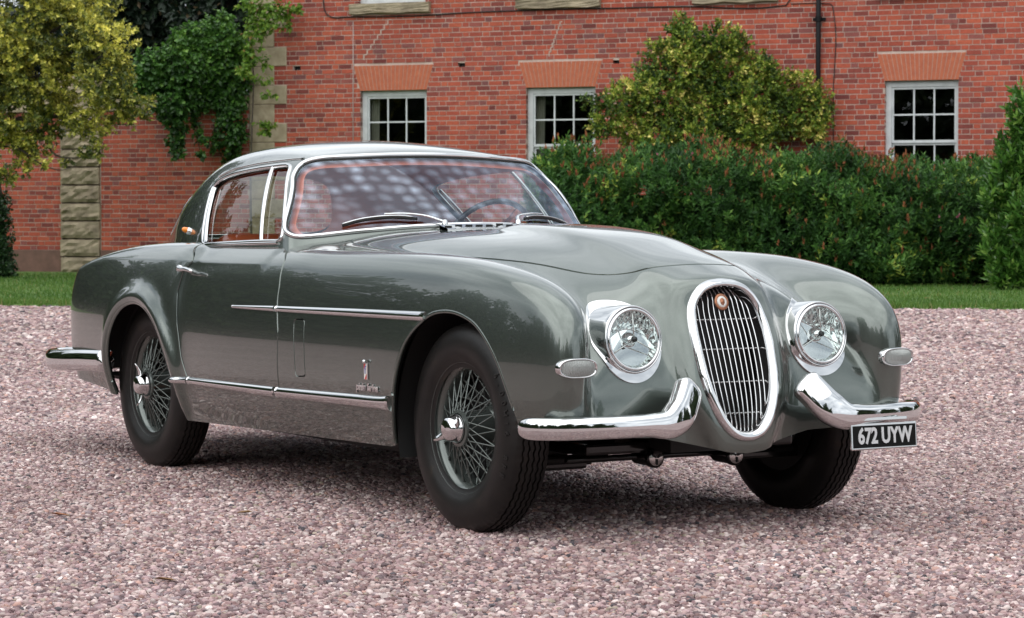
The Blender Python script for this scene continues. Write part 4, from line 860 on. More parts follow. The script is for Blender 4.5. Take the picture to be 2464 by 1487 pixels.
# ---- a few fallen leaves
for k, (px, py, d, c) in enumerate(((585, 1245, 8.8, 0), (1925, 1180, 9.75, 1), (140, 1250, 8.85, 1), (80, 847, 19.7, 2), (2380, 713, 33.3, 1), (2230, 726, 31.2, 1), (2160, 705, 34.7, 1), (395, 1410, 7.26, 0))):
    d = CAM_H * 6193.0 / (py - 519.0); p = at(px, py, d); l, w = .030 + .008 * (k % 3), .012; a = k * 1.3; c_, s2_ = math.cos(a), math.sin(a)
    pts = [(-l, 0, .004), (-l * .3, w, .009), (l * .5, w * .7, .012), (l, 0, .006), (l * .5, -w * .8, .010), (-l * .3, -w, .007), (0, 0, .003)]
    fl_ = mesh_obj('fallen_leaf', [(x * c_ - y * s2_, x * s2_ + y * c_, z) for x, y, z in pts], [(0, 1, 6), (1, 2, 6), (2, 3, 6), (3, 4, 6), (4, 5, 6), (5, 0, 6)], [simple('leaf_brown', (.20, .11, .04), .7), simple('leaf_rust', (.30, .12, .05), .7), simple('leaf_yellow', (.45, .32, .05), .7)][c]); fl_.location = (p[0], p[1], .010 if d < 28 else .04)
    tag(fl_, ['brown dry leaf on the gravel below the door, near the front wheel', 'rust leaf on the gravel under the far front wing', 'rust leaf on the gravel in front of the rear wheel, lower left', 'yellow leaf on the gravel behind the rear bumper', 'rust leaf on the lawn farthest to the right, below the laurel', 'rust leaf on the lawn between the wing and the laurel', 'rust leaf on the lawn closest to the hedge foot', 'brown dry leaf closest to the camera on the gravel'][k], 'leaf', 'scattered fallen leaves')
# ================================================================== car: assembly
car = empty('vintage_coupe', (CAR_O[0], CAR_O[1], 0.0), math.atan2(FWD[1], FWD[0]))
tag(car, 'gleaming grey-green vintage coupe with oval chrome grille and wire wheels on the gravel', 'car')
def bisect_y(F, x, z, side=-1):
    hi, lo = 1.1, .2
    x = np.atleast_1d(np.asarray(x, float)); z = np.broadcast_to(np.asarray(z, float), x.shape)
    Y = np.full(x.shape, hi); 
    for Yt in np.arange(1.1, .2, -.01):
        m = (Y == hi) & (F(x, np.full(x.shape, Yt), z) < 0); Y[m] = Yt + .005
    return np.stack([x, side * Y, z], 1)
def on_side(x, z, side=-1, F=None):
    """points and normals on the body side at given x, z"""
    F = F or F_body
    P = bisect_y(F, x, z, side)
    for _ in range(4):
        h = .002; f = F(P[:, 0], P[:, 1], P[:, 2]); d = (F(P[:, 0], P[:, 1] + h, P[:, 2]) - F(P[:, 0], P[:, 1] - h, P[:, 2])) / (2 * h)
        P[:, 1] -= np.clip(f / np.where(np.abs(d) < .2, .2 * np.sign(d), d), -.02, .02)
    return P, grad(F, P)
def on_top(x, y):
    x = np.atleast_1d(np.asarray(x, float)); y = np.broadcast_to(np.asarray(y, float), x.shape); Z = np.full(x.shape, 1.3)
    for zt in np.arange(1.3, .5, -.004):
        m = (Z == 1.3) & (F_body(x, y, np.full(x.shape, zt)) < 0); Z[m] = zt + .002
    P = np.stack([x, y, Z], 1); return P, grad(F_body, P)
def resample(P, N, step, closed):
    A = np.concatenate([P, P[:1]]) if closed else P; B = np.concatenate([N, N[:1]]) if closed else N
    d = np.r_[0, np.cumsum(np.linalg.norm(np.diff(A, axis=0), axis=1))]; n = max(8, int(d[-1] / step))
    t = np.linspace(0, d[-1], n, endpoint=not closed)
    f = lambda M: np.stack([np.interp(t, d, M[:, k]) for k in range(3)], 1)
    P, N = f(A), f(B)
    for _ in range(3):
        P2 = (np.roll(P, 1, 0) + 2 * P + np.roll(P, -1, 0)) / 4; N2 = (np.roll(N, 1, 0) + 2 * N + np.roll(N, -1, 0)) / 4
        if not closed: P2[[0, -1]] = P[[0, -1]]; N2[[0, -1]] = N[[0, -1]]
        P, N = P2, N2
    return P, N / np.linalg.norm(N, axis=1)[:, None]
def strip_vf(P, N, w, h, closed=False, sink=.003, seg=8):
    n = len(P); T = np.roll(P, -1, 0) - np.roll(P, 1, 0)
    if not closed: T[0] = P[1] - P[0]; T[-1] = P[-1] - P[-2]
    T /= np.linalg.norm(T, axis=1)[:, None] + 1e-12; S = np.cross(T, N); S /= np.linalg.norm(S, axis=1)[:, None] + 1e-12
    w = np.broadcast_to(np.asarray(w, float), (n,))[:, None, None]; h = np.broadcast_to(np.asarray(h, float), (n,))[:, None, None]
    a = np.linspace(0, np.pi, seg + 1)
    V = P[:, None] + S[:, None] * w * np.cos(a)[None, :, None] + N[:, None] * (h * np.sin(a)[None, :, None] ** .8 - sink)
    m = seg + 1; F = []
    for i in range(n if closed else n - 1):
        j = (i + 1) % n
        for k in range(seg): F.append((i * m + k, j * m + k, j * m + k + 1, i * m + k + 1))
    if not closed: F.append(tuple(range(m))[::-1]); F.append(tuple((n - 1) * m + k for k in range(m)))
    return V.reshape(-1, 3), F
def strip(name, P, N, w, h, mat, parent, closed=False, step=.012, **k):
    P, N = (resample(P, N, step, closed) if step else (P, N))
    V, F = strip_vf(P, N, w, h, closed, **k); return mesh_obj(name, V, F, mat, parent, True)
def ellipse_sweep(P, a, b, n=20, up=(0, 0, 1), power=1.0):
    """tube with elliptical section: a along 'up'-ish, b across"""
    P, T, N, B = frames(P); m = len(P)
    a = np.broadcast_to(np.asarray(a, float), (m,)); b = np.broadcast_to(np.asarray(b, float), (m,)); t = np.arange(n) * 2 * np.pi / n
    c, s_ = np.cos(t), np.sin(t); c = np.sign(c) * np.abs(c) ** power; s_ = np.sign(s_) * np.abs(s_) ** power
    V = (P[:, None] + a[:, None, None] * c[None, :, None] * N[:, None] + b[:, None, None] * s_[None, :, None] * B[:, None]).reshape(-1, 3); F = []
    for i in range(m - 1):
        for k in range(n): F.append((i * n + k, i * n + (k + 1) % n, (i + 1) * n + (k + 1) % n, (i + 1) * n + k))
    F.append(tuple(range(n))[::-1]); F.append(tuple((m - 1) * n + k for k in range(n))); return V, F

# ---- shell, split along its shut lines
ARCH_F = [(-.425, .05), (-.42, .25), (-.375, .364), (-.338, .50), (-.290, .597), (-.235, .657), (-.135, .716), (-.06, .731), (.02, .731), (.096, .716), (.169, .688), (.269, .602), (.338, .476), (.372, .39), (.41, .25), (.45, .05)]
ARCH_R = [(-2.86, .05)] + [(-2.525 + .347 * math.cos(a), .340 + .347 * math.sin(a)) for a in np.linspace(math.pi, 0, 22)] + [(-2.165, .30), (-2.135, .22), (-2.08, .05)]
DOOR = [(-1.215, .395), (-1.212, .62), (-1.246, .735), (-1.25, .785), (-1.276, .881), (-1.325, .910), (-1.372, .922), (-1.41, .935), (-1.47, 1.05), (-2.20, 1.05), (-2.165, .925), (-2.105, .885), (-2.09, .86), (-2.14, .825), (-2.155, .744), (-2.135, .612), (-2.10, .481), (-2.055, .395)]
BON = [(-.90, 0), (-.92, .15), (-1.0, .28), (-1.10, .38), (-1.17, .455), (-1.18, .51), (-1.12, .535), (-1.0, .525), (-.82, .507), (-.5, .472), (-.153, .431), (.105, .354), (.199, .307), (.255, .256), (.305, .189), (.330, .119), (.342, .04), (.344, 0)]
BON = BON + [(x, -y) for x, y in BON[-2:0:-1]]
FLAP = [(-1.088, .668), (-1.006, .671), (-.989, .466), (-1.066, .462)]
GR_O = [(0, .838), (.05, .833), (.09, .818), (.122, .79), (.144, .755), (.155, .71), (.160, .663), (.160, .60), (.156, .536), (.145, .475), (.130, .429), (.110, .385), (.086, .353), (.060, .331), (.03, .319), (0, .316)]
GR_O = GR_O + [(-y, z) for y, z in GR_O[-2:0:-1]]
GR_C = (0, .59)
LAMP = (.375, .650)
def chaikin(poly, n=2):
    p = np.array(poly, float)
    for _ in range(n):
        q = np.roll(p, -1, 0); p = np.stack([.75 * p + .25 * q, .25 * p + .75 * q], 1).reshape(-1, 2)
    return p
ARCH_F = chaikin(ARCH_F, 1); BON = chaikin(BON, 2); FLAP = chaikin(chaikin([FLAP[k] if t == 0 else tuple(np.array(FLAP[k]) * (1 - t) + np.array(FLAP[(k + 1) % 4]) * t) for k in range(4) for t in (0, .12 if k % 2 else .3, .88 if k % 2 else .7)], 1), 1)
def zbot(P):
    x, Y = P[:, 0], np.abs(P[:, 1])
    z = np.interp(x, [-3.9, -3.4, -3.0, -2.87, -2.14, -1.57, -.45, .3, .34], [.345, .335, .305, .285, .226, .236, .252, .36, .345])
    f = np.interp(Y, [0, .07, .16, .3, .6], [.276, .282, .305, .335, .345]); return np.where((x > .32) & (Y < .62), f, z)
def f_arch(P):
    return np.where(np.abs(P[:, 1]) > .40, np.minimum(sd_poly(P[:, 0], P[:, 2], ARCH_F), sd_poly(P[:, 0], P[:, 2], ARCH_R)), .5)
def f_bon(P): return np.where(P[:, 2] > .70, sd_poly(P[:, 0], P[:, 1], BON), .5)
def f_door(P, side): return np.where(P[:, 1] * side > .55, rpoly(P[:, 0], P[:, 2], DOOR, .012), .5)
def f_flap(P): return np.where(P[:, 1] < -.5, sd_poly(P[:, 0], P[:, 2], FLAP), .5)
bp_, bn_, bq_ = body_grid()
base = Surf(bp_, bn_, bq_)
base = base.clip(f_arch(base.P), 1)
base = base.clip(base.P[:, 2] - zbot(base.P), 1)
base = base.clip(np.where(base.P[:, 2] > .80, F_gh(*base.P.T) + .010, .5), 1)
base = base.clip(np.where(base.P[:, 0] > .3, sd_poly(base.P[:, 1], base.P[:, 2], GR_O) + .012, .5), 1)
base = base.clip(np.where(base.P[:, 0] > .2, np.hypot(np.abs(base.P[:, 1]) - LAMP[0], base.P[:, 2] - LAMP[1]) - .092, .5), 1)
GAP = .0046
bonnet = base.clip(f_bon(base.P) + GAP, -1); rest = base.clip(f_bon(base.P) - GAP, 1)
doors = []
for sd_ in (-1, 1):
    doors.append(rest.clip(f_door(rest.P, sd_) + GAP, -1)); rest = rest.clip(f_door(rest.P, sd_) - GAP, 1)
flap = rest.clip(f_flap(rest.P) + GAP * .5, -1); rest = rest.clip(f_flap(rest.P) - GAP * .5, 1)
body_o = rest.obj('body', m_paint, car, lip=.014)
bonnet_o = bonnet.obj('bonnet', m_paint, car, lip=.014)
door_o = [d.obj('door', m_paint, car, lip=.014) for d in doors]
flap.obj('vent_flap', m_paint, car, lip=.010)
base.obj('dark_liner', m_black, car, offset=-.022)  # added black liner: makes shut-line gaps read as dark void, blocks light
del base, rest
# ---- greenhouse
WSP = [(0, 1.012), (.25, 1.004), (.47, .984), (.60, .966), (.672, .962), (.648, 1.03), (.590, 1.15), (.552, 1.22), (.49, 1.262), (.36, 1.270), (.18, 1.279), (0, 1.282)]
WSP = WSP + [(-y, z) for y, z in WSP[-2:0:-1]]
SWP = [(-2.19, .925), (-2.29, 1.042), (-2.375, 1.148), (-2.355, 1.183), (-2.172, 1.212), (-1.951, 1.228), (-1.784, 1.236), (-1.652, 1.242), (-1.612, 1.228), (-1.595, 1.20), (-1.505, 1.106), (-1.425, .98), (-1.415, .945), (-1.486, .948), (-1.855, .938), (-2.123, .928)]
RWP = [(0, .955), (.32, .955), (.385, .975), (.38, 1.05), (.335, 1.15), (.26, 1.21), (.12, 1.235), (0, 1.238)]
RWP = RWP + [(-y, z) for y, z in RWP[-2:0:-1]]
WSP = chaikin(WSP, 3); SWP_T = SWP[3:8]; SWP = chaikin(SWP, 2); RWP = chaikin(RWP, 3)
gp_, gn_, gq_ = gh_grid(1.25)
gs = Surf(gp_, gn_, gq_)
gs = gs.clip(np.where(gs.P[:, 2] < 1.02, F_body(*gs.P.T) + .012, .5), 1); gs = gs.clip(gs.P[:, 2] - .83, 1)
def f_ws(P):
    Y = np.abs(P[:, 1]); return np.maximum(sd_poly(P[:, 1], P[:, 2], WSP), (xws(Y, P[:, 2]) - .045) - P[:, 0])
def f_sw(P, side): return np.where(P[:, 1] * side > .38, sd_poly(P[:, 0], P[:, 2], SWP), .5)
def f_rw(P): return np.where(P[:, 0] < -2.45, sd_poly(P[:, 1], P[:, 2], RWP), .5)
wsg = gs.clip(f_ws(gs.P), -1); gs = gs.clip(f_ws(gs.P), 1)
swg = []
for sd_ in (-1, 1):
    swg.append(gs.clip(f_sw(gs.P, sd_), -1)); gs = gs.clip(f_sw(gs.P, sd_), 1)
rwg = gs.clip(f_rw(gs.P), -1); gs = gs.clip(f_rw(gs.P), 1)
roof_o = gs.obj('roof', m_paint, car, lip=.02)
gs.obj('headlining', m_lining, car, offset=-.022)
ws_o = wsg.obj('windscreen', m_ws, car, offset=-.004)
def loop_pn(s_): 
    lp = max(s_.loops(), key=len); return s_.P[lp], s_.N[lp]
P, N = loop_pn(wsg); P, N = resample(P, N, .012, True); strip('windscreen_lining', P - N * .026, N, .030, .004, m_leather, ws_o, True)
strip('windscreen_frame', *loop_pn(wsg), .0095, .014, m_chrome, ws_o, True)
strip('rubber_seal', *[a for a in (loop_pn(wsg)[0], loop_pn(wsg)[1])], .0130, .006, m_rubber, ws_o, True)
for k_, s_ in enumerate(swg):
    side = (-1, 1)[k_]; o = s_.obj('side_window', m_glass, car, offset=-.012)
    P, N = loop_pn(s_); strip('window_frame', P, N, .009, .012, m_chrome, o, True)
    z = np.linspace(.935, 1.235, 26); x = np.interp(z, [.935, 1.235], [-1.588, -1.779]); P, N = on_side(x, z, side, F_gh)
    strip('division_bar', P, N, .0105, .010, m_chrome, o, step=None)
    z = np.linspace(.93, 1.155, 22); x = np.interp(z, [.93, 1.042, 1.155], [-2.165, -2.262, -2.345]); P, N = on_side(x, z, side, F_gh)
    strip('rear_pillar_trim', P, N, np.linspace(.017, .010, 22), .010, m_chrome, o, step=None)
    x = np.linspace(-2.36, -1.60, 40); z = np.interp(x, [p[0] for p in SWP_T], [p[1] for p in SWP_T]) + .020; P, N = on_side(x, z, side, F_gh)
    strip('drip_rail', P, N, .005, .010, m_chrome_soft, o, step=None)
    x = np.linspace(-2.15, -1.43, 40); P, N = on_side(x, np.interp(x, [-2.15, -1.43], [.925, .941]), side, F_gh)
    strip('belt_trim', P, N, .008, .012, m_chrome, o, step=None)
rw_o = rwg.obj('rear_window', m_glass, car, offset=-.006)
strip('window_frame', *loop_pn(rwg), .007, .007, m_chrome_soft, rw_o, True)
# ---- dark wheel housings and floor pan
for (cx_, cz_, r_) in ((FW[0], .345, .42), (-2.525, .34, .37)):
    for side in (-1, 1):
        mb = MB(); V = []; F = []; n = 28; ys = (.40, .735) if cx_ > -1 else (.44, .745)
        for i in range(n + 1):
            a = math.pi * (.02 + (1.08 if cx_ > -1 else .98) * i / n)
            for y in (ys[0], ys[1] - (.13 * min(1, max(0, (r_ * math.cos(a) - .12) / .25)) if cx_ > -1 else .02)): V.append((cx_ + r_ * math.cos(a), side * y, cz_ + r_ * math.sin(a) * (1.0 if cx_ < -1 else .98)))
        for i in range(n): F.append((2 * i, 2 * i + 1, 2 * i + 3, 2 * i + 2))
        b = len(V); V.append((cx_, side * ys[0], cz_))
        for i in range(n): F.append((b, 2 * i, 2 * i + 2))
        mb.add(V, F); mb.build('wheel_housing', m_black, car, True)
mb = MB(); mb.box(-1.16, -1.14, -.64, .64, .26, .86); mb.build('firewall', m_black, car)
mb = MB(); mb.box(-3.3, -.40, -.42, .42, .195, .215); mb.box(-.40, .22, -.42, .42, .262, .275); mb.box(-2.12, -.46, -.50, .50, .192, .212); mb.box(-2.12, -.46, -.70, .70, .245, .258); mb.box(-3.5, -2.93, -.60, .60, .33, .345); mb.build('floor_pan', m_black, car)
# ---- wheels
def wheel_meshes():
    prof = [(.200, -.060), (.214, -.064), (.232, -.077), (.262, -.084), (.292, -.082), (.316, -.074), (.331, -.064), (.338, -.058)]
    tread = []
    for h0 in (-.040, -.020, 0, .020, .040): tread += [(h0 - .0036, 0), (h0 - .0022, 1), (h0 + .0022, 1), (h0 + .0036, 0)]
    seg = 240; V = []; F = []; full = []
    for r, h in prof: full.append((r, h, 0, 0))
    for h, g in tread: full.append((.3475 - 2.2 * h * h - (.007 if g else 0), h, 1, g))
    for r, h in prof[::-1]: full.append((r, -h, 0, 0))
    m = len(full)
    for i in range(seg):
        a = 2 * math.pi * i / seg; zz = (.0022 if (i // 2) % 2 else -.0022); sh = .003 if i % 3 == 0 else 0
        for k, (r, h, t, g) in enumerate(full):
            rr = r - (sh if k in (7, m - 8) else 0); V.append((rr * math.cos(a), rr * math.sin(a), h + (zz if t else 0)))
    for i in range(seg):
        j = (i + 1) % seg
        for k in range(m - 1): F.append((i * m + k, j * m + k, j * m + k + 1, i * m + k + 1))
    return V, F
tv, tf = wheel_meshes(); me_tyre = bpy.data.meshes.new('tyre'); me_tyre.from_pydata(tv, [], tf); me_tyre.materials.append(m_tyre)
me_tyre.polygons.foreach_set('use_smooth', [True] * len(me_tyre.polygons)); me_tyre.update(); me_tyre.set_sharp_from_angle(angle=R(40))
def lathe_mesh(name, prof, mat, n=72):
    mb = MB(); mb.lathe(prof, n); me = bpy.data.meshes.new(name); me.from_pydata(mb.V, [], mb.F); me.materials.append(mat)
    me.polygons.foreach_set('use_smooth', [True] * len(me.polygons)); me.update(); me.set_sharp_from_angle(angle=R(38)); return me
me_rim = lathe_mesh('rim', [(.2255, .058), (.2250, .064), (.2215, .0675), (.2165, .066), (.2125, .060), (.2095, .050), (.2030, .046), (.1960, .040), (.1900, .030), (.1875, .012), (.1875, -.02), (.193, -.038), (.206, -.05), (.210, -.058), (.2255, -.060)], m_wheel, 96)
me_hub = lathe_mesh('hub', [(.050, .086), (.060, .084), (.0615, .078), (.056, .070), (.054, .02), (.060, -.025), (.076, -.040), (.080, -.050), (.074, -.058), (.05, -.06), (0, -.06)], m_wheel, 48)
me_drum = lathe_mesh('brake_drum', [(0, -.066), (.10, -.066), (.128, -.070), (.139, -.078), (.139, -.13), (.0, -.13)], m_drum, 48)
me_plate = lathe_mesh('backing_plate', [(0, -.060), (.201, -.056), (.203, -.066), (0, -.068)], m_black, 48)
me_cap = lathe_mesh('knock_off_cap', [(.046, .083), (.0475, .088), (.0465, .095), (.0450, .097), (.0430, .108), (.0385, .122), (.0340, .129), (.027, .132), (.0, .1335)], m_chrome, 48)
# one ear of the spinner
bm = bmesh.new()
ear_sec = [(.033, .108, .018, .010), (.056, .112, .014, .0075), (.074, .121, .010, .005), (.087, .131, .005, .0025)]
rows = []
for (r, h, w, t) in ear_sec: rows.append([bm.verts.new((r, w * math.cos(a), h + t * math.sin(a))) for a in np.arange(8) * math.pi / 4])
for a, b in zip(rows[:-1], rows[1:]):
    for k in range(8): bm.faces.new((a[k], a[(k + 1) % 8], b[(k + 1) % 8], b[k]))
bm.faces.new(rows[-1]); bmesh.ops.recalc_face_normals(bm, faces=bm.faces)
me_ear = bpy.data.meshes.new('spinner_ear'); bm.to_mesh(me_ear); bm.free(); me_ear.materials.append(m_chrome); me_ear.polygons.foreach_set('use_smooth', [True] * len(me_ear.polygons))
# unit spoke along +Z
mb = MB(); mb.lathe([(0, 0), (1.0, 0), (1.0, .86), (1.75, .88), (1.75, 1.0), (0, 1.0)], 6)
me_spoke = bpy.data.meshes.new('spoke'); me_spoke.from_pydata(mb.V, [], mb.F); me_spoke.materials.append(m_wheel); me_spoke.polygons.foreach_set('use_smooth', [True] * len(me_spoke.polygons))
def spoke_list():
    out = []
    for k in range(20):
        for sg in (-1, 1):
            a = 2 * math.pi * (k + (.25 if sg > 0 else -.25) * .5) / 20; b = a + sg * R(26)
            out.append(((.055 * math.cos(a), .055 * math.sin(a), .077), (.194 * math.cos(b), .194 * math.sin(b), .030)))
    for k in range(16):
        for sg in (-1, 1):
            a = 2 * math.pi * (k + .5 + (.2 if sg > 0 else -.2)) / 16; b = a + sg * R(38)
            out.append(((.076 * math.cos(a), .076 * math.sin(a), -.045), (.1885 * math.cos(b), .1885 * math.sin(b), -.004)))
    return out
SPOKES = spoke_list()
def make_wheel(x, side, spin, steer=0.0, full=True):
    w = bpy.data.objects.new('wheel', None); w.empty_display_size = .1; link(w, car)
    w.matrix_local = Matrix.Translation((x, side * .645, .345)) @ Matrix.Rotation(steer, 4, 'Z') @ Matrix.Rotation(R(90) * (1 if side < 0 else -1), 4, 'X') @ Matrix.Rotation(spin, 4, 'Z')
    inst('tyre', me_tyre, w); inst('rim', me_rim, w); inst('hub', me_hub, w); inst('brake_drum', me_drum, w); inst('backing_plate', me_plate, w)
    if full:
        inst('knock_off_cap', me_cap, w)
        for k in (0, math.pi): inst('spinner_ear', me_ear, w, rot=(0, 0, k))
        for p, q in SPOKES:
            p, q = Vector(p), Vector(q); d = q - p
            inst('spoke', me_spoke, w, mat4=Matrix.Translation(p) @ d.to_track_quat('Z', 'Y').to_matrix().to_4x4() @ Matrix.Diagonal((.0023, .0023, d.length, 1)))
    return w
wheel_fr = make_wheel(0, -1, R(208)); make_wheel(-2.59, -1, R(97)); make_wheel(0, 1, R(30)); make_wheel(-2.59, 1, R(10), full=False)
# ---- grille
def xfront(y, z):
    """front face of the nose at (y, z)"""
    y = np.atleast_1d(np.asarray(y, float)); z = np.atleast_1d(np.asarray(z, float)); X = np.full(y.shape, .3)
    for xt in np.arange(.72, .30, -.003):
        m = (X == .3) & (F_body(np.full(y.shape, xt), y, z) < 0); X[m] = xt + .0015
    return X
gyz = np.array(GR_O); gl_, _ = resample(np.c_[np.zeros(len(gyz)), gyz], np.tile([1., 0, 0], (len(gyz), 1)), .008, True)
def loop_scale(k): return np.c_[GR_C[0] + (gl_[:, 1] - GR_C[0]) * k, GR_C[1] + (gl_[:, 2] - GR_C[1]) * k]
grille = bpy.data.objects.new('grille', None); grille.empty_display_size = .1; link(grille, car)
rows = []
xc_in = f_xg(gl_[:, 2]) - .35 * gl_[:, 1] ** 2
x_out = xfront(gl_[:, 1], gl_[:, 2]); 
for _ in range(8): x_out = (np.roll(x_out, 1) + x_out * 2 + np.roll(x_out, -1)) / 4
nrm2 = np.stack([gl_[:, 1], gl_[:, 2] - GR_C[1]], 1); tq = np.roll(gl_[:, 1:], -1, 0) - np.roll(gl_[:, 1:], 1, 0); inward = np.stack([tq[:, 1], -tq[:, 0]], 1); inward /= np.linalg.norm(inward, axis=1)[:, None]
for _ in range(6): inward = (np.roll(inward, 1, 0) + inward * 2 + np.roll(inward, -1, 0)) / 4
inward /= np.linalg.norm(inward, axis=1)[:, None]
if ((inward * nrm2).sum(1)).mean() > 0: inward *= -1
wd = np.interp(gl_[:, 2], [.316, .36, .5, .7, .80, .838], [.032, .033, .034, .031, .028, .026])
for u, dx in ((-.08, -.006), (-.04, .006), (.12, .014), (.32, .020), (.55, .021), (.78, .015), (.95, .004), (1.0, -.006), (1.0, -.030), (.99, -.07)):
    q = gl_[:, 1:] + inward * (wd * u)[:, None]; xb = x_out * (1 - min(1, max(0, u))) + (f_xg(q[:, 1]) - .35 * q[:, 0] ** 2) * min(1, max(0, u)); rows.append(np.c_[xb + dx, q])
n = len(gl_); V = np.concatenate(rows); F = []
for a in range(len(rows) - 1):
    for k in range(n): F.append((a * n + k, a * n + (k + 1) % n, (a + 1) * n + (k + 1) % n, (a + 1) * n + k))
o = mesh_obj('grille_surround', V, F, m_chrome, grille, True)
bm = bmesh.new(); bm.from_mesh(o.data); bmesh.ops.recalc_face_normals(bm, faces=bm.faces); bm.to_mesh(o.data); bm.free()
# inner opening and slats
inner = gl_[:, 1:] + inward * (wd * 1.0)[:, None]
def zspan(y):
    zs = []
    for k in range(n):
        a, b = inner[k], inner[(k + 1) % n]
        if (a[0] - y) * (b[0] - y) <= 0 and a[0] != b[0]: zs.append(a[1] + (y - a[0]) / (b[0] - a[0]) * (b[1] - a[1]))
    return (min(zs), max(zs)) if len(zs) >= 2 else None
NSL = 11
for k in range(NSL):
    fr_ = (k - (NSL - 1) / 2) / (NSL / 2)
    zz = np.linspace(.36, .80, 30); ymax = np.interp(zz, inner[inner[:, 0] >= 0][:, 1][np.argsort(inner[inner[:, 0] >= 0][:, 1])], inner[inner[:, 0] >= 0][:, 0][np.argsort(inner[inner[:, 0] >= 0][:, 1])])
    y = fr_ * (.088 + .35 * (ymax - .088)) * 1.12; ok = np.abs(y) < ymax - .001
    zz, y = zz[ok], y[ok]
    if len(zz) < 6: continue
    zt = np.linspace(zz[0] - .012, zz[-1] + .022, 26); y = np.interp(zt, zz, y)
    x = f_xg(zt) - .35 * y * y - .010 - .05 * np.clip((zt - zz[-1] + .035) / .05, 0, 1) ** 2
    V, F = ellipse_sweep(np.c_[x - .004, y, zt], .0060, .0021, 8)
    mesh_obj('slat', V, F, m_chrome, grille, True)
for zc_ in (.705, .610, .505, .405):
    ym = float(np.interp(zc_, np.sort(inner[inner[:, 0] >= 0][:, 1]), inner[inner[:, 0] >= 0][:, 0][np.argsort(inner[inner[:, 0] >= 0][:, 1])]))
    y = np.linspace(-ym, ym, 15); V, F = tube_vf(np.c_[f_xg(np.full(15, zc_)) - .35 * y * y - .026, y, np.full(15, zc_)], .0028, 6); mesh_obj('cross_bar', V, F, m_chrome_soft, grille, True)
mb = MB(); mb.box(.18, .42, -.17, .17, .27, .83); mb.build('radiator_core', m_black, grille)
bd = bpy.data.objects.new('grille_badge', None); bd.empty_display_size = .05; link(bd, car)
bx, bz = float(f_xg(np.array([.762]))[0]) - .002, .762; sl = math.atan2(float(f_xg(np.array([.72]))[0] - f_xg(np.array([.80]))[0]), .08)
bd.matrix_local = Matrix.Translation((bx, -.012, bz)) @ Matrix.Rotation(R(90) - sl, 4, 'Y')
mb = MB(); mb.lathe([(0, 0), (.0275, 0), (.0285, .003), (.0265, .006), (.0185, .0055)], 40); mb.build('badge_rim', m_copper, bd, True)
mb = MB(); mb.lathe([(.0190, .004), (.0190, .0065), (.0120, .0075), (0, .0078)], 40); mb.build('badge_ring', m_white, bd, True)
mb = MB(); mb.add([(-.0115, -.0035, .0082), (-.006, -.0095, .0086), (.004, -.0085, .009), (.011, -.004, .0086), (.013, 0, .0086), (.011, .004, .0086), (.004, .0085, .009), (-.006, .0095, .0086), (-.0115, .0035, .0082), (0, 0, .0125)], [(k, (k + 1) % 9, 9) for k in range(9)]); mb.build('badge_emblem', m_copper, bd)
# ---- headlamps
LX = .506
def lamp_plate(side):
    g = Surf(bp_, bn_, bq_)
    f = np.where((g.P[:, 0] > .15) & (g.P[:, 1] * side > .1), 1, 0)
    rr = np.hypot(g.P[:, 1] * side - LAMP[0], (g.P[:, 2] - LAMP[1] + .012) * .93)
    return g.clip(np.where(f == 1, rr - .119, .5), -1)
for side in (-1, 1):
    hl = bpy.data.objects.new('headlamp', None); hl.empty_display_size = .1; link(hl, car)
    g = lamp_plate(side); o = g.obj('headlamp_plate', m_chrome, hl, lip=.008, offset=.007)
    Mx = Matrix.Translation((LX, side * LAMP[0], LAMP[1])) @ Matrix.Rotation(R(90) - R(7), 4, 'Y')
    mb = MB(); mb.lathe([(.1215, -.150), (.1165, -.060), (.1130, -.020), (.1105, -.004), (.1080, .003), (.1045, .005), (.1030, .000), (.1030, -.010)], 64, Mx); mb.build('headlamp_hood', m_chrome, hl, True)
    mb = MB(); mb.lathe([(.1022, -.006), (.1015, .004), (.0985, .009), (.0940, .010), (.0905, .006), (.0900, -.002)], 64, Mx); mb.build('headlamp_rim', m_chrome, hl, True)
    mb = MB(); mb.lathe([(.1028, -.012), (.1028, -.002), (.099, -.002)], 64, Mx); mb.build('rubber_ring', m_rubber, hl, True)
    mb = MB(); mb.lathe([(r, .004 + .016 * (1 - (r / .0905) ** 2)) for r in np.linspace(.0905, .0001, 12)], 48, Mx); mb.build('headlamp_lens', m_lens, hl, True)
    mb = MB(); mb.lathe([(r, -.085 + .088 * (r / .0905) ** 2) for r in np.linspace(.0905, .006, 14)], 48, Mx); mb.build('headlamp_reflector', m_refl, hl, True)
    mb = MB(); mb.lathe([(0, .006), (.007, .004), (.022, -.016), (.026, -.030), (.020, -.05), (.012, -.07)], 24, Mx); mb.build('bulb_shield', m_chrome, hl, True)
    mb = MB(); mb.lathe([(0, .0125), (.008, .012), (.0095, .006), (.0095, .0)], 20, Mx); mb.build('centre_boss', m_gloss_black, hl, True)
    for a in (R(90), R(207), R(333)):
        c_, s_ = math.cos(a), math.sin(a); P = [(LX + .004 - r * s_ * .12, side * LAMP[0] + r * c_, LAMP[1] + r * s_) for r in (.006, .045, .086)]; V, F = tube_vf(P, .0022, 6); mesh_obj('tripod_bar', V, F, m_chrome_soft, hl, True)
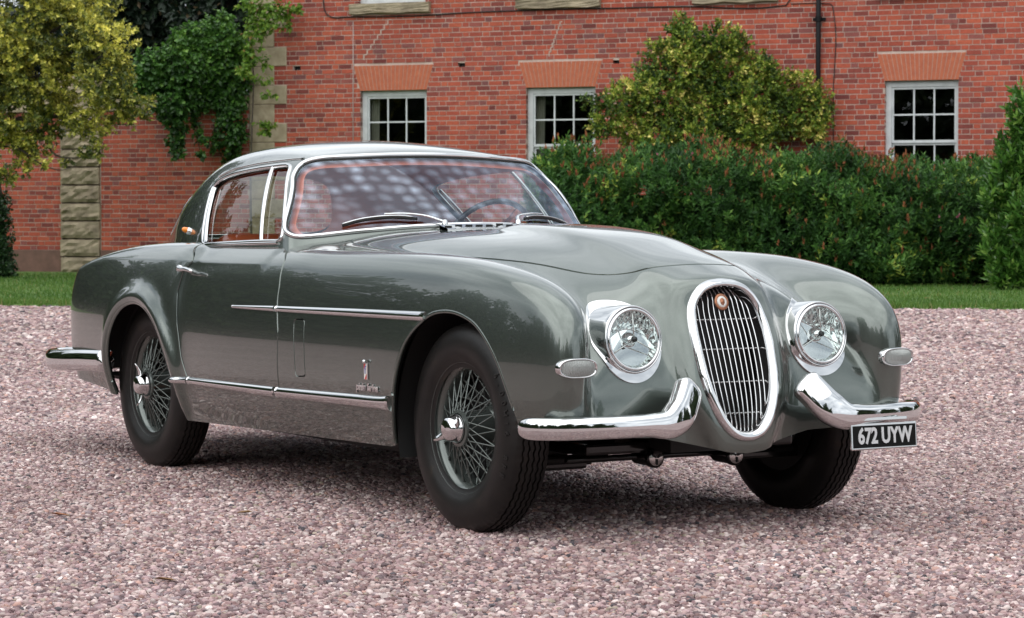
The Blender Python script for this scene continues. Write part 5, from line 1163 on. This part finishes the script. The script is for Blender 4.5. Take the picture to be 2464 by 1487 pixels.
# ---- side lamps (ribbed ovals on the wing fronts)
for side in (-1, 1):
    sl_ = bpy.data.objects.new('side_lamp', None); sl_.empty_display_size = .05; link(sl_, car)
    y0, z0 = side * .637, .570; x0 = float(xfront([y0], [z0])[0]); nn = grad(F_body, np.array([[x0, y0, z0]]))[0]
    ex = Vector(nn); ez = Vector((0, 0, 1)); ez = (ez - ez.dot(ex) * ex).normalized(); ey = ez.cross(ex)
    M = Matrix((ex, ey, ez)).transposed().to_4x4(); M.translation = (x0, y0, z0)
    def oval(k, hx): 
        return [tuple(M @ Vector((hx - .10 * (abs(.068 * k * math.cos(t)) ** 2) * 6, .068 * k * math.copysign(abs(math.cos(t)) ** .75, math.cos(t)), .030 * k * math.copysign(abs(math.sin(t)) ** .75, math.sin(t))))) for t in np.arange(40) * 2 * math.pi / 40]
    rowsv = [oval(1.04, -.006), oval(1.04, .008), oval(1.0, .016), oval(.93, .017), oval(.88, .012)]
    V = sum(rowsv, []); F = [(a * 40 + k, a * 40 + (k + 1) % 40, (a + 1) * 40 + (k + 1) % 40, (a + 1) * 40 + k) for a in range(4) for k in range(40)]
    mesh_obj('lamp_rim', V, F, m_chrome, sl_, True)
    rows_ = []; nx_, nz_ = 61, 9
    for i in range(nx_):
        yy = -.060 + .120 * i / (nx_ - 1); hz = .0262 * max(0, 1 - abs(yy / .0605) ** 2.667) ** .375; rib = .0022 * (i % 3 == 1) - .0012 * (i % 3 == 0)
        rows_.append([tuple(M @ Vector((.014 + .008 * (1 - (yy / .0605) ** 2) * (1 - (2 * j / (nz_ - 1) - 1) ** 2) + rib - .10 * 6 * yy * yy, yy, hz * (2 * j / (nz_ - 1) - 1)))) for j in range(nz_)])
    V = sum(rows_, []); F = [(i * nz_ + j, (i + 1) * nz_ + j, (i + 1) * nz_ + j + 1, i * nz_ + j + 1) for i in range(nx_ - 1) for j in range(nz_ - 1)]
    mesh_obj('ribbed_lens', V, F, simple('frosted_lamp_glass', (.42, .44, .43), .18, .25, coat=1.0), sl_, False)
# ---- bumpers
BP = np.array([(.455, -.772, .380), (.52, -.755, .381), (.578, -.70, .382), (.620, -.62, .384), (.648, -.52, .386), (.660, -.42, .388), (.664, -.345, .390), (.655, -.300, .416), (.630, -.258, .462), (.600, -.222, .510)])
for side in (-1, 1):
    Q = arc_pts(BP, 60); Q[:, 1] *= -side; t = np.linspace(0, 1, 60)
    endt = np.sqrt(np.clip(1 - (np.clip(.10 - t, 0, 1) / .10) ** 2, .02, 1)) * np.sqrt(np.clip(1 - (np.clip(t - .965, 0, 1) / .035) ** 2, .12, 1))
    V, F = ellipse_sweep(Q, .036 * endt * np.interp(t, [0, .62, .8, 1], [1, 1, 1.50, 1.45]),   .036 * endt * np.interp(t, [0, .6, 1], [.8, 1, .9]), 28, power=.62)
    mesh_obj('front_bumper', V, F, m_chrome, car, True)
    mb = MB(); mb.box(.40, .62, side * .43 - .015, side * .43 + .015, .36, .40); mb.build('bumper_bracket', m_black, car)
RB = np.array([(-2.955, -.758, .425), (-3.2, -.764, .418), (-3.42, -.766, .407), (-3.60, -.745, .400), (-3.75, -.68, .397), (-3.83, -.56, .395), (-3.88, -.40, .395), (-3.91, -.2, .395), (-3.92, 0, .395)])
Q = arc_pts(np.concatenate([RB, RB[-2::-1] * [1, -1, 1]]), 120); t = np.linspace(0, 1, 120)
V, F = ellipse_sweep(Q, np.interp(t, [0, .15, .85, 1], [.050, .047, .047, .050]), .036, 24, power=.8); mesh_obj('rear_bumper', V, F, m_chrome, car, True)
# ---- side trim
for side in (-1, 1):
    for (x0, x1) in ((-1.620, -1.252), (-1.246, -.150)):
        x = np.linspace(x0, x1, 40); z = np.interp(x, [-1.62, -1.25, -.65, -.15], [.698, .7015, .7065, .7095]); P, N = on_side(x, z, side)
        w = np.interp(x, [-1.62, -1.25, -.65, -.15], [.0065, .011, .0145, .0165]); strip('side_spear', P, N, w, .012, m_chrome, car, step=None)
    for (x0, x1) in ((-2.175, -2.056), (-2.050, -1.240), (-1.234, -.372)):
        x = np.linspace(x0, x1, 40); z = np.interp(x, [-2.19, -2.05, -1.27, -.39], [.388, .392, .393, .405]); P, N = on_side(x, z, side)
        w = np.interp(x, [-2.19, -2.05, -1.27, -.45, -.372], [.013, .0155, .020, .023, .027]); strip('sill_moulding', P, N, w, .017, m_chrome, car, step=None)
    # wheel-arch lips
    for name, poly in (('arch_lip', ARCH_F), ('arch_lip', ARCH_R)):
        A = np.array(poly)[1:-1]; A = arc_pts(A, 60); A = A[A[:, 1] > (.42 if poly is ARCH_F else .30)]
        P, N = on_side(A[:, 0], A[:, 1], side); strip(name, P, N, .007, .004, m_paint, car, step=.015)
    # door handle
    P, N = on_side(np.linspace(-2.165, -2.00, 14), np.linspace(.832, .816, 14), side); hd = np.r_[0, .018, .03, np.full(10, .036), .032]
    V, F = ellipse_sweep(P + N * hd[:, None], np.interp(np.arange(14), [0, 2, 12, 13], [.011, .010, .008, .004]), np.interp(np.arange(14), [0, 2, 12, 13], [.012, .009, .008, .004]), 12)
    h_ = mesh_obj('door_handle', V, F, m_chrome, door_o[0 if side < 0 else 1], True)
    V, F = ellipse_sweep(np.array([P[1] - N[1] * .005, P[1] + N[1] * .02]), .013, .016, 14); mesh_obj('handle_escutcheon', V, F, m_chrome, door_o[0 if side < 0 else 1], True)
    # amber marker lamp on the rear pillar
    P, N = on_side([-2.523], [.980], side, F_gh); ex = Vector(N[0]); M = Vector((-.35, 0, .05)); ax = (ex * .35 + Vector((.9, 0, 0))).normalized()
    ml = bpy.data.objects.new('marker_lamp', None); ml.empty_display_size = .03; link(ml, car)
    Mx = Matrix.Translation(Vector(P[0])) @ ex.to_track_quat('Z', 'Y').to_matrix().to_4x4() @ Matrix.Scale(.82, 4)
    mb = MB(); mb.lathe([(.0185, -.012), (.0185, .006), (.0170, .011), (.0150, .012)], 24, Mx); mb.build('lamp_band', m_chrome, ml, True)
    mb = MB(); mb.lathe([(.0152, .009), (.0150, .018), (.0120, .030), (.0070, .037), (0, .039)], 24, Mx); mb.build('amber_lens', m_amber, ml, True)
    # red tail lamp
    P, N = on_side([-3.62], [.74], side); Mx = Matrix.Translation(P[0]) @ Vector((-.8, side * .6, .1)).to_track_quat('Z', 'Y').to_matrix().to_4x4()
    mb = MB(); mb.lathe([(.030, -.01), (.030, .004), (.024, .012), (.012, .018), (0, .019)], 24, Mx); mb.build('tail_lamp', m_red_lens, car, True)
# ---- writing
def text_mesh(name, txt, size, mat, parent, M, depth=.001, width=None, shear=0.0, bold=0.0, font_align='CENTER'):
    cu = bpy.data.curves.new(name, 'FONT'); cu.body = txt; cu.size = size; cu.extrude = depth; cu.align_x = font_align; cu.align_y = 'CENTER'; cu.shear = shear; cu.offset = bold; cu.resolution_u = 3
    tmp = bpy.data.objects.new(name, cu); COL.objects.link(tmp); dg = bpy.context.evaluated_depsgraph_get(); me = bpy.data.meshes.new_from_object(tmp.evaluated_get(dg))
    bpy.data.objects.remove(tmp); bpy.data.curves.remove(cu); me.name = name; me.materials.clear(); me.materials.append(mat)
    if width:
        xs = [v.co.x for v in me.vertices]; k = width / (max(xs) - min(xs))
        for v in me.vertices: v.co.x *= k
    return inst(name, me, parent, mat4=M)
def surf_frame(P, N, off=0.002):
    ez_ = Vector(N); ey_ = Vector((0, 0, 1)); ey_ = (ey_ - ey_.dot(ez_) * ez_).normalized(); ex_ = ey_.cross(ez_); M = Matrix((ex_, ey_, ez_)).transposed().to_4x4(); M.translation = Vector(P) + ez_ * off; return M
m_letter = simple('raised_rubber', (.022, .020, .019), .55, spec=.25)
for txt, a0, da in (('6.00H16', 38, 6.2), ('8RR', -14, 6.0)):
    for k, ch in enumerate(txt):
        a = R(a0 - da * k - 208 + 0); M = Matrix.Rotation(a, 4, 'Z') @ Matrix.Translation((.303, 0, .0808)) @ Matrix.Rotation(R(13), 4, 'Y') @ Matrix.Rotation(R(-90), 4, 'Z')
        text_mesh('tyre_lettering', ch, .030, m_letter, wheel_fr, M, .0012, bold=.0006)
em = bpy.data.objects.new('maker_badge', None); em.empty_display_size = .03; link(em, car)
P, N = on_side([-.523], [.508]); em.matrix_local = surf_frame(P[0], N[0])
mb = MB(); mb.box(-.0115, .0115, -.029, .029, -.002, .003); mb.build('badge_frame', m_chrome, em, bevel=.0015)
mb = MB(); mb.box(-.0095, .0095, -.027, .027, .002, .0042); mb.build('badge_field', m_white, em)
mb = MB()
for (a, b, c) in (((-.0095, .027), (-.0095, .008), (.006, .027)), ((.0095, -.027), (.0095, -.008), (-.006, -.027))): mb.add([(*a, .0046), (*b, .0046), (*c, .0046)], [(0, 1, 2)])
mb.build('badge_corner', m_red, em)
text_mesh('badge_letter', 'f', .040, m_blue, em, Matrix.Translation((0, .004, .0052)), .0006)
mb = MB(); mb.lathe([(0, 0), (.006, .0), (.0075, .006), (.005, .011), (0, .012)], 12, Matrix.Translation((0, .034, .003))); mb.build('badge_crown', m_chrome, em, True)
P, N = on_side([-.523], [.452]); text_mesh('maker_script', 'pinin farina', .037, m_chrome, car, surf_frame(P[0], N[0], .003), .0015, width=.160, shear=.25, bold=.0014)
npl = bpy.data.objects.new('number_plate', None); npl.empty_display_size = .05; link(npl, car)
npl.matrix_local = Matrix.Translation((.700, .492, .318)) @ Matrix.Rotation(R(-4), 4, 'Y') @ Matrix(((0, 0, 1, 0), (1, 0, 0, 0), (0, 1, 0, 0), (0, 0, 0, 1)))
mb = MB(); mb.box(-.139, .139, -.0435, .0435, -.012, .0); mb.build('plate_frame', m_chrome_soft, npl, bevel=.004)
mb = MB(); mb.box(-.132, .132, -.0365, .0365, -.006, .0015); mb.build('plate_face', simple('plate_black', (.006, .007, .006), .6, spec=.15), npl, bevel=.001)
text_mesh('plate_lettering', '672 UYW', .072, m_silver, npl, Matrix.Translation((0, 0, .0030)), .0015, width=.228, bold=.0022)
mb = MB(); mb.box(-.135, .10, .050, .062, -.02, .0); mb.build('plate_bracket', m_chrome_soft, npl, bevel=.003)
# ---- cowl vent, wipers
def cowl(x, y): return np.c_[on_top(x, y)[0]]
vent = bpy.data.objects.new('cowl_vent', None); vent.empty_display_size = .05; link(vent, car)
ys = np.linspace(-.24, .24, 25); r0, _ = on_top(np.full(25, -.985), ys); r1, _ = on_top(np.full(25, -.925), ys); r0[:, 2] += .019; r1[:, 2] += .006; rb = r0.copy(); rb[:, 2] -= .03; rb[:, 0] -= .004
V = np.concatenate([rb, r0, r1, r1 - [0, 0, .02]]); F = [(a * 25 + k, a * 25 + k + 1, (a + 1) * 25 + k + 1, (a + 1) * 25 + k) for a in range(3) for k in range(24)]; mesh_obj('vent_panel', V, F, m_chrome_soft, vent)
for k in range(11):
    y = -.22 + .044 * k; z = float(np.interp(y, ys, (r0[:, 2] * .45 + r1[:, 2] * .55))); mb = MB(); mb.box(-.957, -.953, y - .014, y + .014, z - .001, z + .0052); mb.build('vent_slot', m_black, vent)
def wsp(y, z, off=.012): return np.array([float(xws(np.array([abs(y)]), np.array([z]))[0]) + off * .55, y, z + off * .83])
for side in (-1, 1):
    wp = bpy.data.objects.new('wiper', None); wp.empty_display_size = .05; link(wp, car)
    pv = on_top([-1.085], [side * .161])[0][0]
    mb = MB(); mb.lathe([(.013, -.02), (.012, .02), (.009, .034), (0, .036)], 14, Matrix.Translation(pv)); mb.build('wiper_spindle', m_chrome, wp, True)
    A = np.array([pv + [0, 0, .028], wsp(side * .20, 1.028, .018), wsp(side * .28, 1.036, .020), wsp(side * .35, 1.036, .018)]); V, F = ellipse_sweep(arc_pts(A, 16), np.linspace(.0045, .003, 16), np.linspace(.009, .004, 16), 8); mesh_obj('wiper_arm', V, F, m_chrome, wp, True)
    B = np.array([wsp(side * .235, 1.026, .007), wsp(side * .30, 1.031, .008), wsp(side * .37, 1.028, .008), wsp(side * .44, 1.018, .007), wsp(side * .50, 1.002, .005)])
    V, F = ellipse_sweep(arc_pts(B, 20), .006, .003, 8); mesh_obj('wiper_blade', V, F, m_rubber, wp, True)
    V, F = ellipse_sweep(arc_pts(B[:] + [0, 0, .007], 20)[1:], .003, .005, 8); mesh_obj('blade_holder', V, F, m_chrome, wp, True)
# ---- cabin
def rounded_box(name, x0, x1, y0, y1, z0, z1, mat, parent, r=.03):
    mb = MB(); mb.box(x0, x1, y0, y1, z0, z1); o = mb.build(name, mat, parent)
    bm = bmesh.new(); bm.from_mesh(o.data); bmesh.ops.bevel(bm, geom=bm.edges[:], offset=r, segments=4, affect='EDGES', profile=.5); bm.to_mesh(o.data); bm.free()
    o.data.polygons.foreach_set('use_smooth', [True] * len(o.data.polygons)); return o
mb = MB(); mb.box(-2.9, -1.2, -.62, .62, .30, .32); mb.build('cabin_floor', m_lining, car)
for y0 in (-.53, .05):
    se = bpy.data.objects.new('seat', None); se.empty_display_size = .1; link(se, car)
    rounded_box('seat_cushion', -2.20, -1.70, y0, y0 + .48, .36, .55, m_leather, se, .06)
    o = rounded_box('seat_back', -.08, .08, y0, y0 + .48, 0, .56, m_leather, se, .06); o.location = (-2.22, 0, .42); o.rotation_euler = (0, R(-14), 0)
rounded_box('rear_bench', -2.75, -2.40, -.48, .48, .45, .80, m_leather, car, .06)
mb = MB(); mb.box(-2.90, -2.72, -.42, .42, .80, .86); mb.build('parcel_shelf', m_lining, car, bevel=.01)
ys = np.linspace(-.60, .60, 31); xw = xws(np.abs(ys), np.full(31, 1.0)) - .03
V = np.concatenate([np.c_[xw, ys, np.full(31, .972) - .03 * (ys / .6) ** 2], np.c_[xw - .16, ys, np.full(31, .968) - .03 * (ys / .6) ** 2], np.c_[xw - .19, ys, np.full(31, .945) - .03 * (ys / .6) ** 2], np.c_[xw - .17, ys, np.full(31, .70)]])
F = [(a * 31 + k, a * 31 + k + 1, (a + 1) * 31 + k + 1, (a + 1) * 31 + k) for a in range(3) for k in range(30)]; mesh_obj('dashboard', V, F, m_leather, car, True)
st = bpy.data.objects.new('steering_wheel', None); st.empty_display_size = .1; link(st, car)
st.matrix_local = Matrix.Translation((-1.60, .33, .925)) @ Matrix.Rotation(R(-62), 4, 'Y')
t = np.arange(48) * 2 * math.pi / 48; V, F = tube_vf(np.c_[.200 * np.cos(t), .200 * np.sin(t), np.zeros(48)], .0115, 10, closed=True); mesh_obj('wheel_rim', V, F, m_gloss_black, st, True)
mb = MB(); mb.lathe([(0, .0), (.035, .0), (.045, .02), (.03, .05)], 24); mb.build('wheel_boss', m_gloss_black, st, True)
for a in (0, 120, 240): mb = MB(); mb.box(.03, .195, -.009, .009, -.003, .003, M=Matrix.Rotation(R(a + 30), 4, 'Z')); mb.build('wheel_spoke', m_chrome_soft, st)
V, F = tube_vf([(-1.60, .33, .925), (-1.30, .33, .76)], .02, 12); mesh_obj('steering_column', V, F, m_gloss_black, car, True)
# ---- running gear seen below the nose
V, F = tube_vf([(.12, -.60, .235), (.16, -.25, .240)], .016, 10); mesh_obj('torsion_rod', V, F, m_black, car, True)
V, F = tube_vf([(.24, -.46, .245), (.24, .46, .245)], .011, 10); mesh_obj('anti_roll_bar', V, F, m_gloss_black, car, True)
for (x, y, z) in ((.30, -.16, .246), (.30, .165, .238)):
    cj = bpy.data.objects.new('steering_joint', None); cj.empty_display_size = .03; link(cj, car); Mx = Matrix.Translation((x, y, z)) @ Matrix.Rotation(R(90), 4, 'Y')
    mb = MB(); mb.lathe([(.028, -.09), (.030, -.02), (.034, .0), (.034, .018), (.029, .022)], 24, Mx); mb.build('joint_housing', m_gloss_black, cj, True)
    mb = MB(); mb.lathe([(.029, .018), (.026, .024), (0, .024)], 24, Mx); mb.build('joint_cap', m_chrome_soft, cj, True)
    for a in range(3): mb = MB(); mb.box(.004, .022, -.003, .003, .024, .029, M=Mx @ Matrix.Rotation(R(120 * a), 4, 'Z')); mb.build('castle_nut', m_black, cj)
mb = MB(); mb.box(.02, .30, -.42, .42, .262, .30); mb.box(-.05, .12, -.60, -.30, .20, .24); mb.box(-.05, .12, .30, .60, .20, .24); mb.build('cross_member', m_gloss_black, car, bevel=.01)
for side in (-1, 1):
    V, F = tube_vf([(.06, side * .25, .225), (.02, side * .58, .215)], .018, 10); mesh_obj('suspension_arm', V, F, m_gloss_black, car, True)
    V, F = tube_vf([(.10, side * .33, .27), (.10, side * .33, .33)], .035, 14); mesh_obj('steering_idler', V, F, m_black, car, True)
